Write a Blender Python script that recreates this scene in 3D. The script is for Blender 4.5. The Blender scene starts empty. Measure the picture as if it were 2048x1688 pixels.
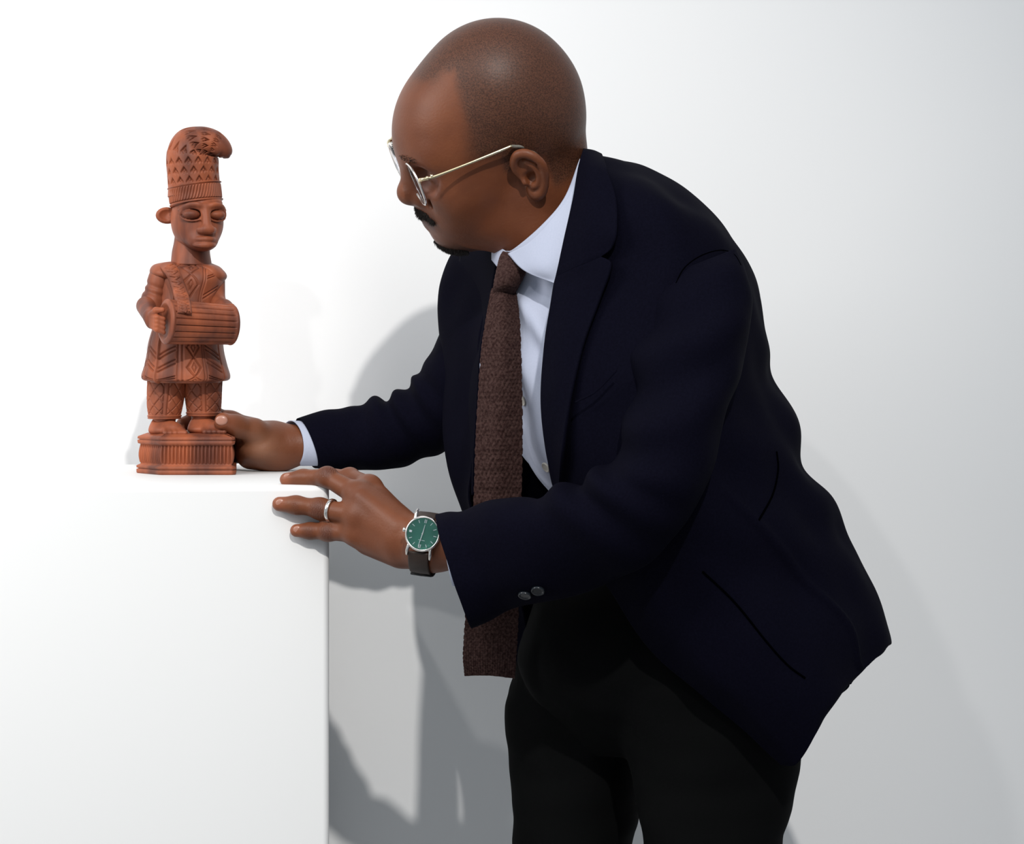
import bpy, math
import numpy as np
from mathutils import Vector
R_ = np.random.RandomState(7)
FPX, HZ, CAMZ = 4444.0, 690.0, 1.24      # focal length in pixels, horizon row, camera height
WALL_Y = 2.66

# ------------------------------------------------------------------ camera, world, lights
cd = bpy.data.cameras.new('camera'); cam = bpy.data.objects.new('camera', cd)
bpy.context.scene.collection.objects.link(cam); bpy.context.scene.camera = cam
cd.sensor_fit = 'HORIZONTAL'; cd.sensor_width = 36; cd.lens = FPX/2048*36
cd.shift_y = -(844-HZ)/2048
cam.location = (0, 0, CAMZ); cam.rotation_euler = (math.pi/2, 0, 0)
cd.clip_start = .05

w = bpy.data.worlds.new('world'); bpy.context.scene.world = w; w.use_nodes = True
w.node_tree.nodes['Background'].inputs[0].default_value = (.84, .92, 1, 1)
w.node_tree.nodes['Background'].inputs[1].default_value = .46
sc = bpy.context.scene
sc.view_settings.view_transform = 'Standard'; sc.view_settings.look = 'None'
sc.view_settings.gamma = 1; sc.view_settings.use_curve_mapping = False
sc.view_settings.exposure = 0.0

def spot(name, loc, target, watts, angle, blend, radius, col):
    l = bpy.data.lights.new(name, 'SPOT'); l.energy = watts; l.spot_size = math.radians(angle)
    l.spot_blend = blend; l.shadow_soft_size = radius; l.color = col
    o = bpy.data.objects.new(name, l); sc.collection.objects.link(o); o.location = loc
    o.rotation_euler = (Vector(target)-Vector(loc)).to_track_quat('-Z', 'Y').to_euler()
    return o
spot('key_spotlight', (  .62, -2.3, 4.32), (-.38, 2.6, .88), 730, 28, 1.0, .06, (1, .97, .93))
spot('left_spotlight', (-1.3, -.6, 3.6), (.3, 2.6, 1.0), 62, 50, 1.0, .05, (1, .99, .97))
al = bpy.data.lights.new('left_wall_fill', 'AREA'); al.shape = 'DISK'; al.size = .9; al.energy = 17; al.color = (1, .985, .965)  # added soft fill: whitens the left wall, washes out the figure's shadow
ao = bpy.data.objects.new('left_wall_fill', al); sc.collection.objects.link(ao); ao.location = (-1.45, 1.55, 2.0)
a2 = bpy.data.lights.new('overhead_fill', 'AREA'); a2.shape = 'RECTANGLE'; a2.size = 3.0; a2.size_y = 2.0; a2.energy = 20; a2.color = (.97, .985, 1)  # added overhead fill, replaces part of the ambient with light from above
o2 = bpy.data.objects.new('overhead_fill', a2); sc.collection.objects.link(o2); o2.location = (0, .6, 3.6)
ao.rotation_euler = (Vector((-.62, 2.7, 1.35))-Vector(ao.location)).to_track_quat('-Z', 'Y').to_euler()

# ------------------------------------------------------------------ helpers
def P(px, py, Y): return np.array([(px-1024)/FPX*Y, Y, CAMZ-(py-HZ)/FPX*Y])
def PP(lst): return np.array([P(*q) for q in lst])
def rootcol(): return sc.collection.objects
def link(o, parent=None):
    rootcol().link(o)
    if parent is not None: o.parent = parent
    return o
def mesh_obj(name, V, F, mat, parent=None, smooth=True, attrs=None):
    me = bpy.data.meshes.new(name)
    V = np.asarray(V, float)
    if isinstance(F, np.ndarray) and F.ndim == 2:
        n = F.shape[1]; me.vertices.add(len(V)); me.vertices.foreach_set('co', V.ravel())
        me.loops.add(F.size); me.loops.foreach_set('vertex_index', F.ravel().astype(np.int32))
        me.polygons.add(len(F)); me.polygons.foreach_set('loop_start', np.arange(0, F.size, n, dtype=np.int32))
        me.polygons.foreach_set('loop_total', np.full(len(F), n, dtype=np.int32)); me.update(calc_edges=True)
    else:
        me.from_pydata([tuple(v) for v in V], [], [tuple(map(int, f)) for f in F])
    me.validate(); me.polygons.foreach_set('use_smooth', [smooth and p.loop_total < 9 for p in me.polygons])
    if attrs:
        for k, a in attrs.items():
            at = me.attributes.new(k, 'FLOAT', 'POINT'); at.data.foreach_set('value', np.asarray(a, np.float32))
    if mat: me.materials.append(mat)
    o = bpy.data.objects.new(name, me); return link(o, parent)
def tag(o, label=None, cat=None, group=None, kind=None):
    for k, v in (('label', label), ('category', cat), ('group', group), ('kind', kind)):
        if v: o[k] = v
    return o
def empty(name, loc, label, cat, group=None):
    o = bpy.data.objects.new(name, None); rootcol().link(o); o.location = loc; o.empty_display_size = .05
    tag(o, label, cat, group); return o
def adopt(root, objs):          # parts are built in world space; keep them there under the empty
    bpy.context.view_layer.update()
    for o in objs:
        o.parent = root; o.matrix_parent_inverse = root.matrix_world.inverted()

def crom(A, n, axis=0, ends=True):
    """Catmull-Rom resampling of control array A along axis to n samples."""
    A = np.moveaxis(np.asarray(A, float), axis, 0); m = len(A)
    if m == 2:
        t = np.linspace(0, 1, n).reshape((-1,)+(1,)*(A.ndim-1)); r = A[:1]*(1-t)+A[1:2]*t
        return np.moveaxis(r, 0, axis)
    E = np.concatenate([2*A[:1]-A[1:2], A, 2*A[-1:]-A[-2:-1]])
    s = np.linspace(0, m-1, n); i = np.minimum(s.astype(int), m-2); t = (s-i).reshape((-1,)+(1,)*(A.ndim-1))
    p0, p1, p2, p3 = E[i], E[i+1], E[i+2], E[i+3]
    r = .5*((2*p1)+(p2-p0)*t+(2*p0-5*p1+4*p2-p3)*t**2+(-p0+3*p1-3*p2+p3)*t**3)
    return np.moveaxis(r, 0, axis)
def grid_normals(S, wrap=False):
    if wrap: du = np.roll(S, -1, 1)-np.roll(S, 1, 1)
    else: du = np.gradient(S, axis=1)
    dv = np.gradient(S, axis=0); n = np.cross(du, dv)
    return n/np.maximum(np.linalg.norm(n, axis=2, keepdims=True), 1e-12)
def patch(name, ctrl, nv, nu, th, mat, parent=None, disp=None, flip=False, px=True, curve=None):
    """solid cloth panel from a control grid rows x cols of (px,py,Y)."""
    C = np.array([[P(*q) if px else q for q in row] for row in ctrl])
    S = crom(crom(C, nv, 0), nu, 1); n = grid_normals(S)*(-1 if flip else 1)
    v, u = np.meshgrid(np.linspace(0, 1, nv), np.linspace(0, 1, nu), indexing='ij')
    if disp is not None: S = S+n*disp(u, v, S)[..., None]; n = grid_normals(S)*(-1 if flip else 1)
    T = (S+n*th/2).reshape(-1, 3); B = (S-n*th/2).reshape(-1, 3); N = nv*nu
    I = np.arange(N).reshape(nv, nu)
    q = np.stack([I[:-1, :-1], I[:-1, 1:], I[1:, 1:], I[1:, :-1]], -1).reshape(-1, 4)
    rim = np.concatenate([I[0, :], I[1:, -1], I[-1, -2::-1], I[-2:0:-1, 0]]); r2 = np.roll(rim, -1)
    side = np.stack([rim, rim+N, r2+N, r2], -1)
    F = np.concatenate([q, q[:, ::-1]+N, side])
    if flip: F = F[:, ::-1]
    return mesh_obj(name, np.concatenate([T, B]), F, mat, parent)
def ring_loft(S, cap0=True, cap1=True):
    nv, nu = S.shape[:2]; I = np.arange(nv*nu).reshape(nv, nu); J = np.roll(I, -1, 1)
    F = [tuple(x) for x in np.stack([I[:-1], J[:-1], J[1:], I[1:]], -1).reshape(-1, 4)]
    if cap0: F.append(tuple(I[0][::-1]))
    if cap1: F.append(tuple(I[-1]))
    return S.reshape(-1, 3), F
def loft(name, st, nv, nu, mat, parent=None, disp=None, hollow=0, cap0=True, cap1=True, sup=2.0, px=True, build=True):
    """stations: (ax,ay,bx,by,Y,hy[,tilt]) silhouette edges A,B in the photo and half depth in metres."""
    A = []
    for s in st:
        a, b = P(s[0], s[1], s[4]), P(s[2], s[3], s[4]); A.append(np.concatenate([(a+b)/2, (b-a)/2, [s[5], s[6] if len(s) > 6 else 0]]))
    A = crom(np.array(A), nv, 0); th = np.linspace(0, 2*math.pi, nu, endpoint=False)
    ct, sn = np.cos(th), np.sin(th); e = 2/sup
    ct = np.sign(ct)*abs(ct)**e; sn = np.sign(sn)*abs(sn)**e
    c = A[:, None, 0:3]; h = A[:, None, 3:6]
    D = np.array([0, 1, 0])[None, None, :]
    S = c+h*ct[None, :, None]+D*A[:, 6][:, None, None]*sn[None, :, None]-np.array([1, 0, 0])[None, None, :]*A[:, 7][:, None, None]*sn[None, :, None]
    n = grid_normals(S, True)
    mid = S.mean(1, keepdims=True); sg = np.sign(((S-mid)*n).sum()) ; n = n*sg
    v, u = np.meshgrid(np.linspace(0, 1, nv), th, indexing='ij')
    if disp is not None: S = S+n*disp(u, v, S)[..., None]
    if hollow:   # open end at the last ring: fold inwards
        inn = [S[-1]+(S[-1].mean(0)-S[-1])*.03*k for k in (1,)]
        deep = [S[-1-k]+(S[-1-k].mean(0)-S[-1-k])*.05 for k in range(1, hollow)]
        S = np.concatenate([S, np.array(inn), np.array(deep)]); 
    V, F = ring_loft(S, cap0, cap1)
    if sg < 0: F = [f[::-1] for f in F]
    if not build: return V, F
    return mesh_obj(name, V, F, mat, parent)
def tube(name, pts, rad, mat, parent=None, nu=12, n=None, sx=1.0, closed=False, upv=(0, 0, 1)):
    pts = np.asarray(pts, float); rad = np.broadcast_to(np.asarray(rad, float), (len(pts),)).copy()
    if closed:
        T = np.roll(pts, -1, 0)-np.roll(pts, 1, 0)
    else:
        if n: R2 = crom(rad[:, None], n)[:, 0]; pts = crom(pts, n); rad = R2
        T = np.gradient(pts, axis=0)
    T /= np.linalg.norm(T, axis=1, keepdims=True)
    up = np.array(upv, float); X = np.cross(T, up); X /= np.maximum(np.linalg.norm(X, axis=1, keepdims=True), 1e-9); Z = np.cross(X, T)
    th = np.linspace(0, 2*math.pi, nu, endpoint=False)
    S = pts[:, None]+rad[:, None, None]*(X[:, None]*np.cos(th)[None, :, None]*sx+Z[:, None]*np.sin(th)[None, :, None])
    if closed:
        m = len(S); I = np.arange(m*nu).reshape(m, nu); J = np.roll(I, -1, 1); K = np.roll(I, -1, 0); L = np.roll(J, -1, 0)
        F = np.stack([I, K, L, J], -1).reshape(-1, 4); return mesh_obj(name, S.reshape(-1, 3), F, mat, parent)
    V, F = ring_loft(S); return mesh_obj(name, V, [f[::-1] for f in F], mat, parent)

# ---- smooth noise for wrinkles
def snoise(Q, seed=0, oct=3):
    r = np.random.RandomState(seed); out = 0
    for o in range(oct):
        for _ in range(5):
            d = r.normal(size=3); d /= np.linalg.norm(d); out = out+np.sin((Q@d)*(2**o)*6.28+r.uniform(0, 6.28))/(2**o)/3
    return out

# ------------------------------------------------------------------ signed distance modelling
class Prim:
    __slots__ = ('f', 'c', 'r', 'op', 'k')
    def __init__(s, f, c, r, op='+', k=.005): s.f, s.c, s.r, s.op, s.k = f, np.asarray(c, float), r, op, k
class Fr:                       # a local frame: columns of M are the axes in world space
    def __init__(s, O=(0, 0, 0), M=None): s.O = np.asarray(O, float); s.M = np.eye(3) if M is None else np.asarray(M, float)
    def w(s, p): return s.O+s.M@np.asarray(p, float)
WF = Fr()
def cone(a, b, ra, rb, op='+', k=.005, fr=WF):
    a, b = fr.w(a), fr.w(b); ab = b-a; sc_ = np.linalg.norm(fr.M[:, 0]); ra, rb = ra*sc_, rb*sc_; L = max(ab@ab, 1e-12)
    def f(Q):
        t = np.clip(((Q-a)@ab)/L, 0, 1); return np.linalg.norm(Q-a-t[:, None]*ab, axis=1)-(ra+(rb-ra)*t)
    return Prim(f, (a+b)/2, math.sqrt(L)/2+max(ra, rb), op, k)
def ell(c, r, op='+', k=.005, fr=WF, rot=None):
    c = fr.w(c); sc_ = np.linalg.norm(fr.M[:, 0]); r = np.asarray(r, float)*sc_; M = (fr.M if rot is None else fr.M@rot)/sc_
    def f(Q):
        q = (Q-c)@M; k0 = np.linalg.norm(q/r, axis=1); k1 = np.linalg.norm(q/(r*r), axis=1)
        return k0*(k0-1)/np.maximum(k1, 1e-9)
    return Prim(f, c, r.max(), op, k)
def rotm(ax, deg):
    a = math.radians(deg); c, s = math.cos(a), math.sin(a)
    return {'x': np.array([[1, 0, 0], [0, c, -s], [0, s, c]]), 'y': np.array([[c, 0, s], [0, 1, 0], [-s, 0, c]]),
            'z': np.array([[c, -s, 0], [s, c, 0], [0, 0, 1]])}[ax]
def chain(pts, rad, op='+', k=.004, fr=WF):
    return [cone(pts[i], pts[i+1], rad[i], rad[i+1], op, k, fr) for i in range(len(pts)-1)]
def smin(a, b, k):
    h = np.maximum(k-np.abs(a-b), 0)/k; return np.minimum(a, b)-h*h*k*.25
def evals(Q, prims):
    d = np.full(len(Q), 1.0)
    for p in prims:
        e = p.f(Q)
        if p.op == '+': d = smin(d, e, p.k)
        else: d = -smin(-d, e, p.k)
    return d
def sdf_mesh(prims, h, disp=None, B=8, smooth=1):
    add = [p for p in prims if p.op == '+']
    lo = np.min([p.c-p.r for p in add], 0)-3*h; hi = np.max([p.c+p.r for p in add], 0)+3*h
    S = 4*B; sb = h*S; nsb = np.ceil((hi-lo)/sb).astype(int); NX, NY = (nsb[0]+2)*S, (nsb[1]+2)*S
    vid, vpos, quads = [], [], []
    off = np.stack(np.meshgrid(*[np.arange(B+1)]*3, indexing='ij'), -1).reshape(-1, 3)
    suboff = np.stack(np.meshgrid(*[np.arange(4)]*3, indexing='ij'), -1).reshape(-1, 3)
    C8 = [(i, j, k) for i in (0, 1) for j in (0, 1) for k in (0, 1)]
    E12 = [(a, b) for a in C8 for b in C8 if sum(abs(x-y) for x, y in zip(a, b)) == 1 and a < b]
    for sx in range(nsb[0]):
        for sy in range(nsb[1]):
            for sz in range(nsb[2]):
                org = np.array([sx, sy, sz]); c = lo+(org+.5)*sb; rr = sb*.87
                act = [p for p in prims if np.linalg.norm(p.c-c) < p.r+rr+max(p.k, 0)+.05]
                if not any(p.op == '+' for p in act): continue
                sub = org*S+suboff*B; cc = lo+(sub+B/2)*h
                d = evals(cc, act); keep = np.abs(d) < B*h*.87*1.5+2*h; sub = sub[keep]
                if not len(sub): continue
                idx = (sub[:, None]+off[None]); Q = lo+idx.reshape(-1, 3)*h
                D = evals(Q, act)
                if disp is not None: D = D+disp(Q)
                D = D.reshape(len(sub), B+1, B+1, B+1); sg = D < 0
                cs = [sg[:, a:a+B, b:b+B, e:e+B] for a, b, e in C8]
                n_in = sum(x.astype(np.int8) for x in cs); mix = (n_in > 0) & (n_in < 8)
                b_, i_, j_, k_ = np.nonzero(mix)
                if not len(b_): continue
                acc = np.zeros((len(b_), 3)); cnt = np.zeros(len(b_))
                base = np.stack([i_, j_, k_], -1).astype(float)
                for a, b in E12:
                    da = D[b_, i_+a[0], j_+a[1], k_+a[2]]; db = D[b_, i_+b[0], j_+b[1], k_+b[2]]
                    m = (da < 0) != (db < 0); t = np.where(m, da/np.where(m, da-db, 1), 0)
                    pt = np.array(a)+t[:, None]*(np.array(b)-np.array(a)); acc += pt*m[:, None]; cnt += m
                g = sub[b_]+np.stack([i_, j_, k_], -1)+1
                vid.append(g[:, 0]+g[:, 1]*NX+g[:, 2]*NX*NY); vpos.append(lo+(sub[b_]+base+acc/cnt[:, None])*h)
                st = (1, NX, NX*NY)
                for ax in range(3):
                    o1 = [0, 0, 0]; o1[ax] = 1
                    s0 = sg[:, :B, :B, :B]; s1 = sg[:, o1[0]:B+o1[0], o1[1]:B+o1[1], o1[2]:B+o1[2]]
                    b2, i2, j2, k2 = np.nonzero(s0 != s1)
                    if not len(b2): continue
                    g = sub[b2]+np.stack([i2, j2, k2], -1)+1; gid = g[:, 0]+g[:, 1]*NX+g[:, 2]*NX*NY
                    u, v = st[(ax+1) % 3], st[(ax+2) % 3]
                    q = np.stack([gid-u-v, gid-v, gid, gid-u], -1)
                    ins = s0[b2, i2, j2, k2]; q[~ins] = q[~ins][:, ::-1]; quads.append(q)
    vid = np.concatenate(vid); vpos = np.concatenate(vpos); q = np.concatenate(quads)
    o = np.argsort(vid); vid = vid[o]; vpos = vpos[o]
    ix = np.searchsorted(vid, q); ix = np.minimum(ix, len(vid)-1); ok = (vid[ix] == q).all(1); F = ix[ok]
    for _ in range(smooth):
        s = np.zeros_like(vpos); c = np.zeros(len(vpos))
        for a in range(4):
            np.add.at(s, F[:, a], vpos[F[:, (a+1) % 4]]+vpos[F[:, (a-1) % 4]]); np.add.at(c, F[:, a], 2)
        vpos = vpos*.4+.6*s/np.maximum(c, 1)[:, None]
    return vpos, F

# ------------------------------------------------------------------ materials
def mat(name, col, rough=.6, metal=0, spec=.5, sheen=0, noise=None, bump=None, coords='Object', alpha=None, trans=0, ior=1.45, sss=0, coat=0):
    """noise=(scale, amount, second colour, detail, stretch) ; bump=(scale, strength, distance, detail, stretch)"""
    m = bpy.data.materials.new(name); m.use_nodes = True; nt = m.node_tree; b = nt.nodes['Principled BSDF']
    b.inputs['Base Color'].default_value = (*col, 1); b.inputs['Roughness'].default_value = rough
    b.inputs['Metallic'].default_value = metal; b.inputs['Specular IOR Level'].default_value = spec
    b.inputs['Transmission Weight'].default_value = trans; b.inputs['IOR'].default_value = ior
    b.inputs['Coat Weight'].default_value = coat
    if sheen:
        b.inputs['Sheen Weight'].default_value = sheen; b.inputs['Sheen Roughness'].default_value = .5
        b.inputs['Sheen Tint'].default_value = (*[min(1, c*14+.05) for c in col], 1)
    if sss:
        b.inputs['Subsurface Weight'].default_value = sss; b.inputs['Subsurface Radius'].default_value = (.5, .2, .1)
        b.inputs['Subsurface Scale'].default_value = .006
    tc = nt.nodes.new('ShaderNodeTexCoord')
    def nz(scale, detail, stretch):
        mp = nt.nodes.new('ShaderNodeMapping'); mp.inputs['Scale'].default_value = stretch or (1, 1, 1)
        n = nt.nodes.new('ShaderNodeTexNoise'); n.inputs['Scale'].default_value = scale; n.inputs['Detail'].default_value = detail
        nt.links.new(tc.outputs[coords], mp.inputs[0]); nt.links.new(mp.outputs[0], n.inputs[0]); return n
    m['base'] = 0
    if noise:
        sc_, am, c2, de, stt = noise; n = nz(sc_, de, stt)
        r = nt.nodes.new('ShaderNodeMapRange'); r.inputs[1].default_value = .5-.25/max(am, .01)*am-.0; r.inputs[1].default_value = .35; r.inputs[2].default_value = .65
        r.inputs[4].default_value = am
        mx = nt.nodes.new('ShaderNodeMix'); mx.data_type = 'RGBA'; mx.inputs[6].default_value = (*col, 1); mx.inputs[7].default_value = (*c2, 1)
        nt.links.new(n.outputs[0], r.inputs[0]); nt.links.new(r.outputs[0], mx.inputs[0]); nt.links.new(mx.outputs[2], b.inputs['Base Color'])
    if bump:
        sc_, st_, di, de, stt = bump; n = nz(sc_, de, stt); bp = nt.nodes.new('ShaderNodeBump')
        bp.inputs['Strength'].default_value = st_; bp.inputs['Distance'].default_value = di
        nt.links.new(n.outputs[0], bp.inputs['Height']); nt.links.new(bp.outputs[0], b.inputs['Normal'])
    return m
def attr_mix(m, attr, col, rough=None):
    """mix a further colour in by a vertex attribute (beard stubble, lips, nails, palms)."""
    nt = m.node_tree; b = nt.nodes['Principled BSDF']; a = nt.nodes.new('ShaderNodeAttribute'); a.attribute_name = attr
    mx = nt.nodes.new('ShaderNodeMix'); mx.data_type = 'RGBA'; mx.inputs[7].default_value = (*col, 1)
    src = b.inputs['Base Color'].links[0].from_socket if b.inputs['Base Color'].is_linked else None
    if src: nt.links.new(src, mx.inputs[6])
    else: mx.inputs[6].default_value = b.inputs['Base Color'].default_value
    nt.links.new(a.outputs['Fac'], mx.inputs[0]); nt.links.new(mx.outputs[2], b.inputs['Base Color'])
    return mx
M_wall = mat('painted_wall', (.83, .83, .83), .85, spec=.2, noise=(1.3, .5, (.80, .81, .82), 3, None), bump=(180, .05, .001, 3, None))
M_ped = mat('pedestal_paint', (.77, .77, .765), .55, spec=.3, bump=(60, .03, .001, 3, None))
M_floor = mat('gallery_floor', (.42, .42, .42), .5, noise=(3, .5, (.36, .36, .36), 5, None))
M_skin = mat('skin', (.160, .050, .020), .46, spec=.34, noise=(28, .7, (.115, .034, .014), 6, None), bump=(420, .35, .0006, 4, None), sss=.12)
M_nail = mat('nail', (.36, .17, .12), .3, spec=.5)
M_navy = mat('navy_wool', (.0021, .0020, .0058), .88, spec=.04, sheen=.0, noise=(500, .6, (.0032, .0031, .0085), 3, None), bump=(900, .3, .0005, 2, None))
M_trs = mat('black_trouser_cloth', (.0030, .0032, .0033), .88, spec=.05, sheen=0, bump=(900, .3, .0005, 2, None))
M_seam = mat('seam_thread', (.0006, .0006, .001), 1, spec=0)
M_lining = mat('dark_lining', (.004, .004, .006), .7)
M_shirt = mat('white_shirt_cotton', (.43, .46, .57), .8, spec=.2, sheen=0, noise=(700, .4, (.38, .42, .53), 2, None), bump=(900, .15, .0004, 2, None))
M_tie = mat('brown_knit', (.022, .0098, .0088), .9, spec=.10, sheen=.12, noise=(420, .9, (.058, .032, .028), 2, None), bump=(500, .6, .0008, 3, None))
M_hair = mat('black_hair', (.013, .009, .007), .6, spec=.3)
M_wood = mat('carved_redwood', (.33, .090, .038), .5, spec=.28, noise=(42, 1.0, (.115, .036, .022), 8, (1, 1, .2)), bump=(120, .35, .0008, 6, (1, 1, .15)))
M_gold = mat('pale_gold_metal', (.78, .66, .42), .22, metal=1)
M_silver = mat('polished_steel', (.80, .76, .72), .18, metal=1)
M_clear = mat('clear_acetate', (.75, .72, .62), .15, trans=.75, ior=1.45)
M_glass = mat('lens_glass', (.93, .94, 1), .02, trans=1, ior=1.12)
M_strap = mat('dark_brown_leather', (.030, .017, .012), .5, noise=(160, .6, (.018, .011, .008), 3, None), bump=(500, .3, .0005, 3, None))
M_buckle = mat('black_leather', (.010, .010, .010), .25)
M_btn = mat('dark_button', (.010, .013, .017), .22)
M_wbtn = mat('pearl_button', (.55, .52, .46), .3)

#@@SETTING
# ------------------------------------------------------------------ setting
def boxmesh(x0, x1, y0, y1, z0, z1):
    V = np.array([(x, y, z) for x in (x0, x1) for y in (y0, y1) for z in (z0, z1)])
    F = np.array([(0, 1, 3, 2), (4, 6, 7, 5), (0, 4, 5, 1), (2, 3, 7, 6), (0, 2, 6, 4), (1, 5, 7, 3)]); return V, F
o = mesh_obj('wall_back', *boxmesh(-3.2, 3.2, WALL_Y, WALL_Y+.12, 0, 3.3), M_wall, smooth=False); tag(o, kind='structure')
o = mesh_obj('floor', *boxmesh(-3.2, 3.2, -1.2, WALL_Y+.12, -.08, 0), M_floor, smooth=False); tag(o, kind='structure')

# pedestal: a painted box turned a little so that its right side runs along the line of sight
PTOP = 1.101; pr = P(658, 1000, 2.2); ang = math.atan2(-pr[0], pr[1])
def pedestal():
    W, D, H, r = .62, .41, PTOP, .006
    import bmesh
    bm = bmesh.new(); bmesh.ops.create_cube(bm, size=1)
    for v in bm.verts: v.co = Vector(((v.co.x-.5)*W, (v.co.y+.5)*D, (v.co.z+.5)*H))
    bmesh.ops.bevel(bm, geom=[e for e in bm.edges], offset=r, segments=4, profile=.5, affect='EDGES')
    me = bpy.data.meshes.new('pedestal'); bm.to_mesh(me); bm.free(); me.materials.append(M_ped)
    for p in me.polygons: p.use_smooth = True
    o = bpy.data.objects.new('pedestal', me); rootcol().link(o); o.location = (pr[0], 2.2, 0); o.rotation_euler = (0, 0, ang)
    tag(o, 'white painted box pedestal with softly rounded edges under the carved figure', 'pedestal'); return o
pedestal()
# ------------------------------------------------------------------ the person: one continuous body
person = empty('person', (.12, 2.25, 0), 'bald person in navy blazer, white shirt and brown tie, leaning in to hold the carving', 'person')
def frame(F, L):
    F = np.array(F, float); F /= np.linalg.norm(F); L = np.array(L, float); L -= F*(L@F); L /= np.linalg.norm(L)
    return np.stack([F, L, np.cross(F, L)], 1)
HM = frame((-.905, -.14, -.40), (.27, -.88, -.38))
HO = P(1051, 346, 2.150)-HM@np.array([0, .080, 0])
HF = Fr(HO, HM)
class FaceFr(Fr):               # the face is a little shorter and flatter than the average head
    def w(s, p):
        x, y, z = p; return Fr.w(s, (x-.009*min(max((x-.04)/.04, 0), 1), y, z*.70 if z < 0 else z))
FF = FaceFr(HO, HM)
def mir(fn):
    return fn(1)+fn(-1)
head = []
add = head.append
add(ell((-.011, 0, .048), (.083, .074, .083), fr=HF))                       # braincase
add(ell((.018, 0, .040), (.060, .064, .058), fr=HF, k=.015))
add(ell((-.036, 0, .030), (.055, .064, .056), fr=HF, k=.02))                # occiput
add(ell((.043, 0, .048), (.050, .056, .048), fr=HF, k=.03)); add(ell((.049, 0, .022), (.047, .058, .040), fr=HF, k=.03))                 # forehead
add(ell((.035, 0, -.025), (.056, .058, .060), fr=FF, k=.03))                # face block
add(ell((.040, 0, -.055), (.044, .043, .030), fr=FF, k=.03))
for s in (1, -1):
    add(cone((-.004, .053*s, -.045), (.040, .036*s, -.070), .017, .015, fr=FF, k=.025))   # jaw
    add(cone((.040, .036*s, -.070), (.073, .012*s, -.088), .015, .014, fr=FF, k=.025))
    add(ell((.058, .043*s, -.014), (.030, .022, .022), fr=FF, k=.02))       # cheekbone
    add(ell((.064, .033*s, -.038), (.025, .021, .027), fr=FF, k=.016))       # cheek
    add(cone((.084, .008*s, .037), (.079, .040*s, .038), .011, .010, fr=FF, k=.018))     # brow
    add(ell((.10, .033*s, .016), (.018, .016, .012), '-', .014, fr=FF))      # eye socket
    add(ell((.0785, .032*s, .016), (.0135, .0150, .0125), fr=FF, k=.004))    # closed-down lids
add(cone((.084, 0, .030), (.098, 0, .014), .0085, .0075, fr=FF, k=.012))     # nose
add(cone((.095, 0, .016), (.1095, 0, -.003), .0075, .0100, fr=FF, k=.012))
add(ell((.1105, 0, -.007), (.0125, .0135, .0115), fr=FF, k=.008))
for s in (1, -1):
    add(ell((.100, .0145*s, -.014), (.0115, .0085, .0085), fr=FF, k=.006))
    add(ell((.103, .0085*s, -.0225), (.005, .0035, .004), '-', .003, fr=FF))
add(ell((.074, 0, -.052), (.026, .036, .030), fr=FF, k=.022))               # muzzle
add(cone((.091, 0, -.032), (.098, 0, -.046), .007, .0075, fr=FF, k=.014))
for s in (1, -1):                                                           # lips
    add(cone((.1015, 0, -.0475), (.088, .021*s, -.054), .0066, .0035, fr=FF, k=.005))
    add(cone((.0990, 0, -.0615), (.086, .020*s, -.056), .0074, .0035, fr=FF, k=.005))
    add(cone((.1075, 0, -.054), (.090, .024*s, -.0555), .0016, .0012, '-', .003, fr=FF))
    add(cone((.093, .028*s, -.018), (.080, .040*s, -.052), .0035, .0020, '-', .012, fr=FF))  # fold beside the mouth
add(ell((.079, 0, -.088), (.019, .022, .016), fr=FF, k=.016))               # chin
add(cone((.093, -.012, -.074), (.093, .012, -.074), .004, .004, '-', .010, fr=FF))
# ears
for s in (1, -1):
    E = Fr(HF.w((-.001, .0735*s, -.003)), .80*HM@np.array([[.80, 0, 0], [0, s, 0], [0, 0, 1.]])@rotm('y', 14)@rotm('z', -24))
    add(ell((-.013, .0035, .002), (.021, .0075, .030), fr=E, k=.006))
    hp = [(.004, .004, .000), (.0075, .006, .012), (.004, .0085, .024), (-.006, .010, .0315), (-.018, .0115, .030), (-.028, .012, .021), (-.0325, .012, .008),
          (-.030, .011, -.005), (-.023, .0095, -.016), (-.015, .008, -.024), (-.006, .007, -.0295), (.002, .005, -.027), (.004, .0035, -.018)]
    hr = crom(np.array([.004, .0046, .0050, .0052, .0052, .0050, .0048, .0046, .0048, .0058, .0066, .0056, .004])[:, None], 40)[:, 0]; head += chain([tuple(q) for q in crom(np.array(hp), 40)], list(hr), k=.003, fr=E)
    add(ell((-.014, .016, .010), (.0115, .0085, .0165), '-', .003, fr=E))
    add(ell((-.007, .012, -.004), (.0095, .0110, .0115), '-', .004, fr=E))
    head += chain([tuple(q) for q in crom(np.array([(-.012, .0085, .019), (-.0205, .0105, .008), (-.020, .0105, -.005), (-.011, .010, -.0145), (-.002, .0085, -.0165)]), 16)], [.0032]*16, k=.003, fr=E)
    head += chain([(.006, .006, .002), (.004, .0095, -.006), (.003, .006, -.013)], [.003, .0042, .003], k=.003, fr=E)
    add(ell((-.0045, .010, -.0055), (.0055, .009, .0065), '-', .003, fr=E))
# neck
N0 = HF.w((-.022, 0, -.005)); N1 = P(1106, 445, 2.26)
add(cone(N0, N1, .054, .050, k=.03)); add(cone(HF.w((.012, 0, -.050)), P(1076, 458, 2.22), .042, .040, k=.03))
add(cone(HF.w((-.028, 0, -.004)), P(1095, 370, 2.23), .042, .044, k=.02))
for s in (1, -1): add(cone(HF.w((-.056, .030*s, -.014)), HF.w((-.058, 0, -.016)), .018, .018, k=.010))   # fold at the nape
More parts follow.
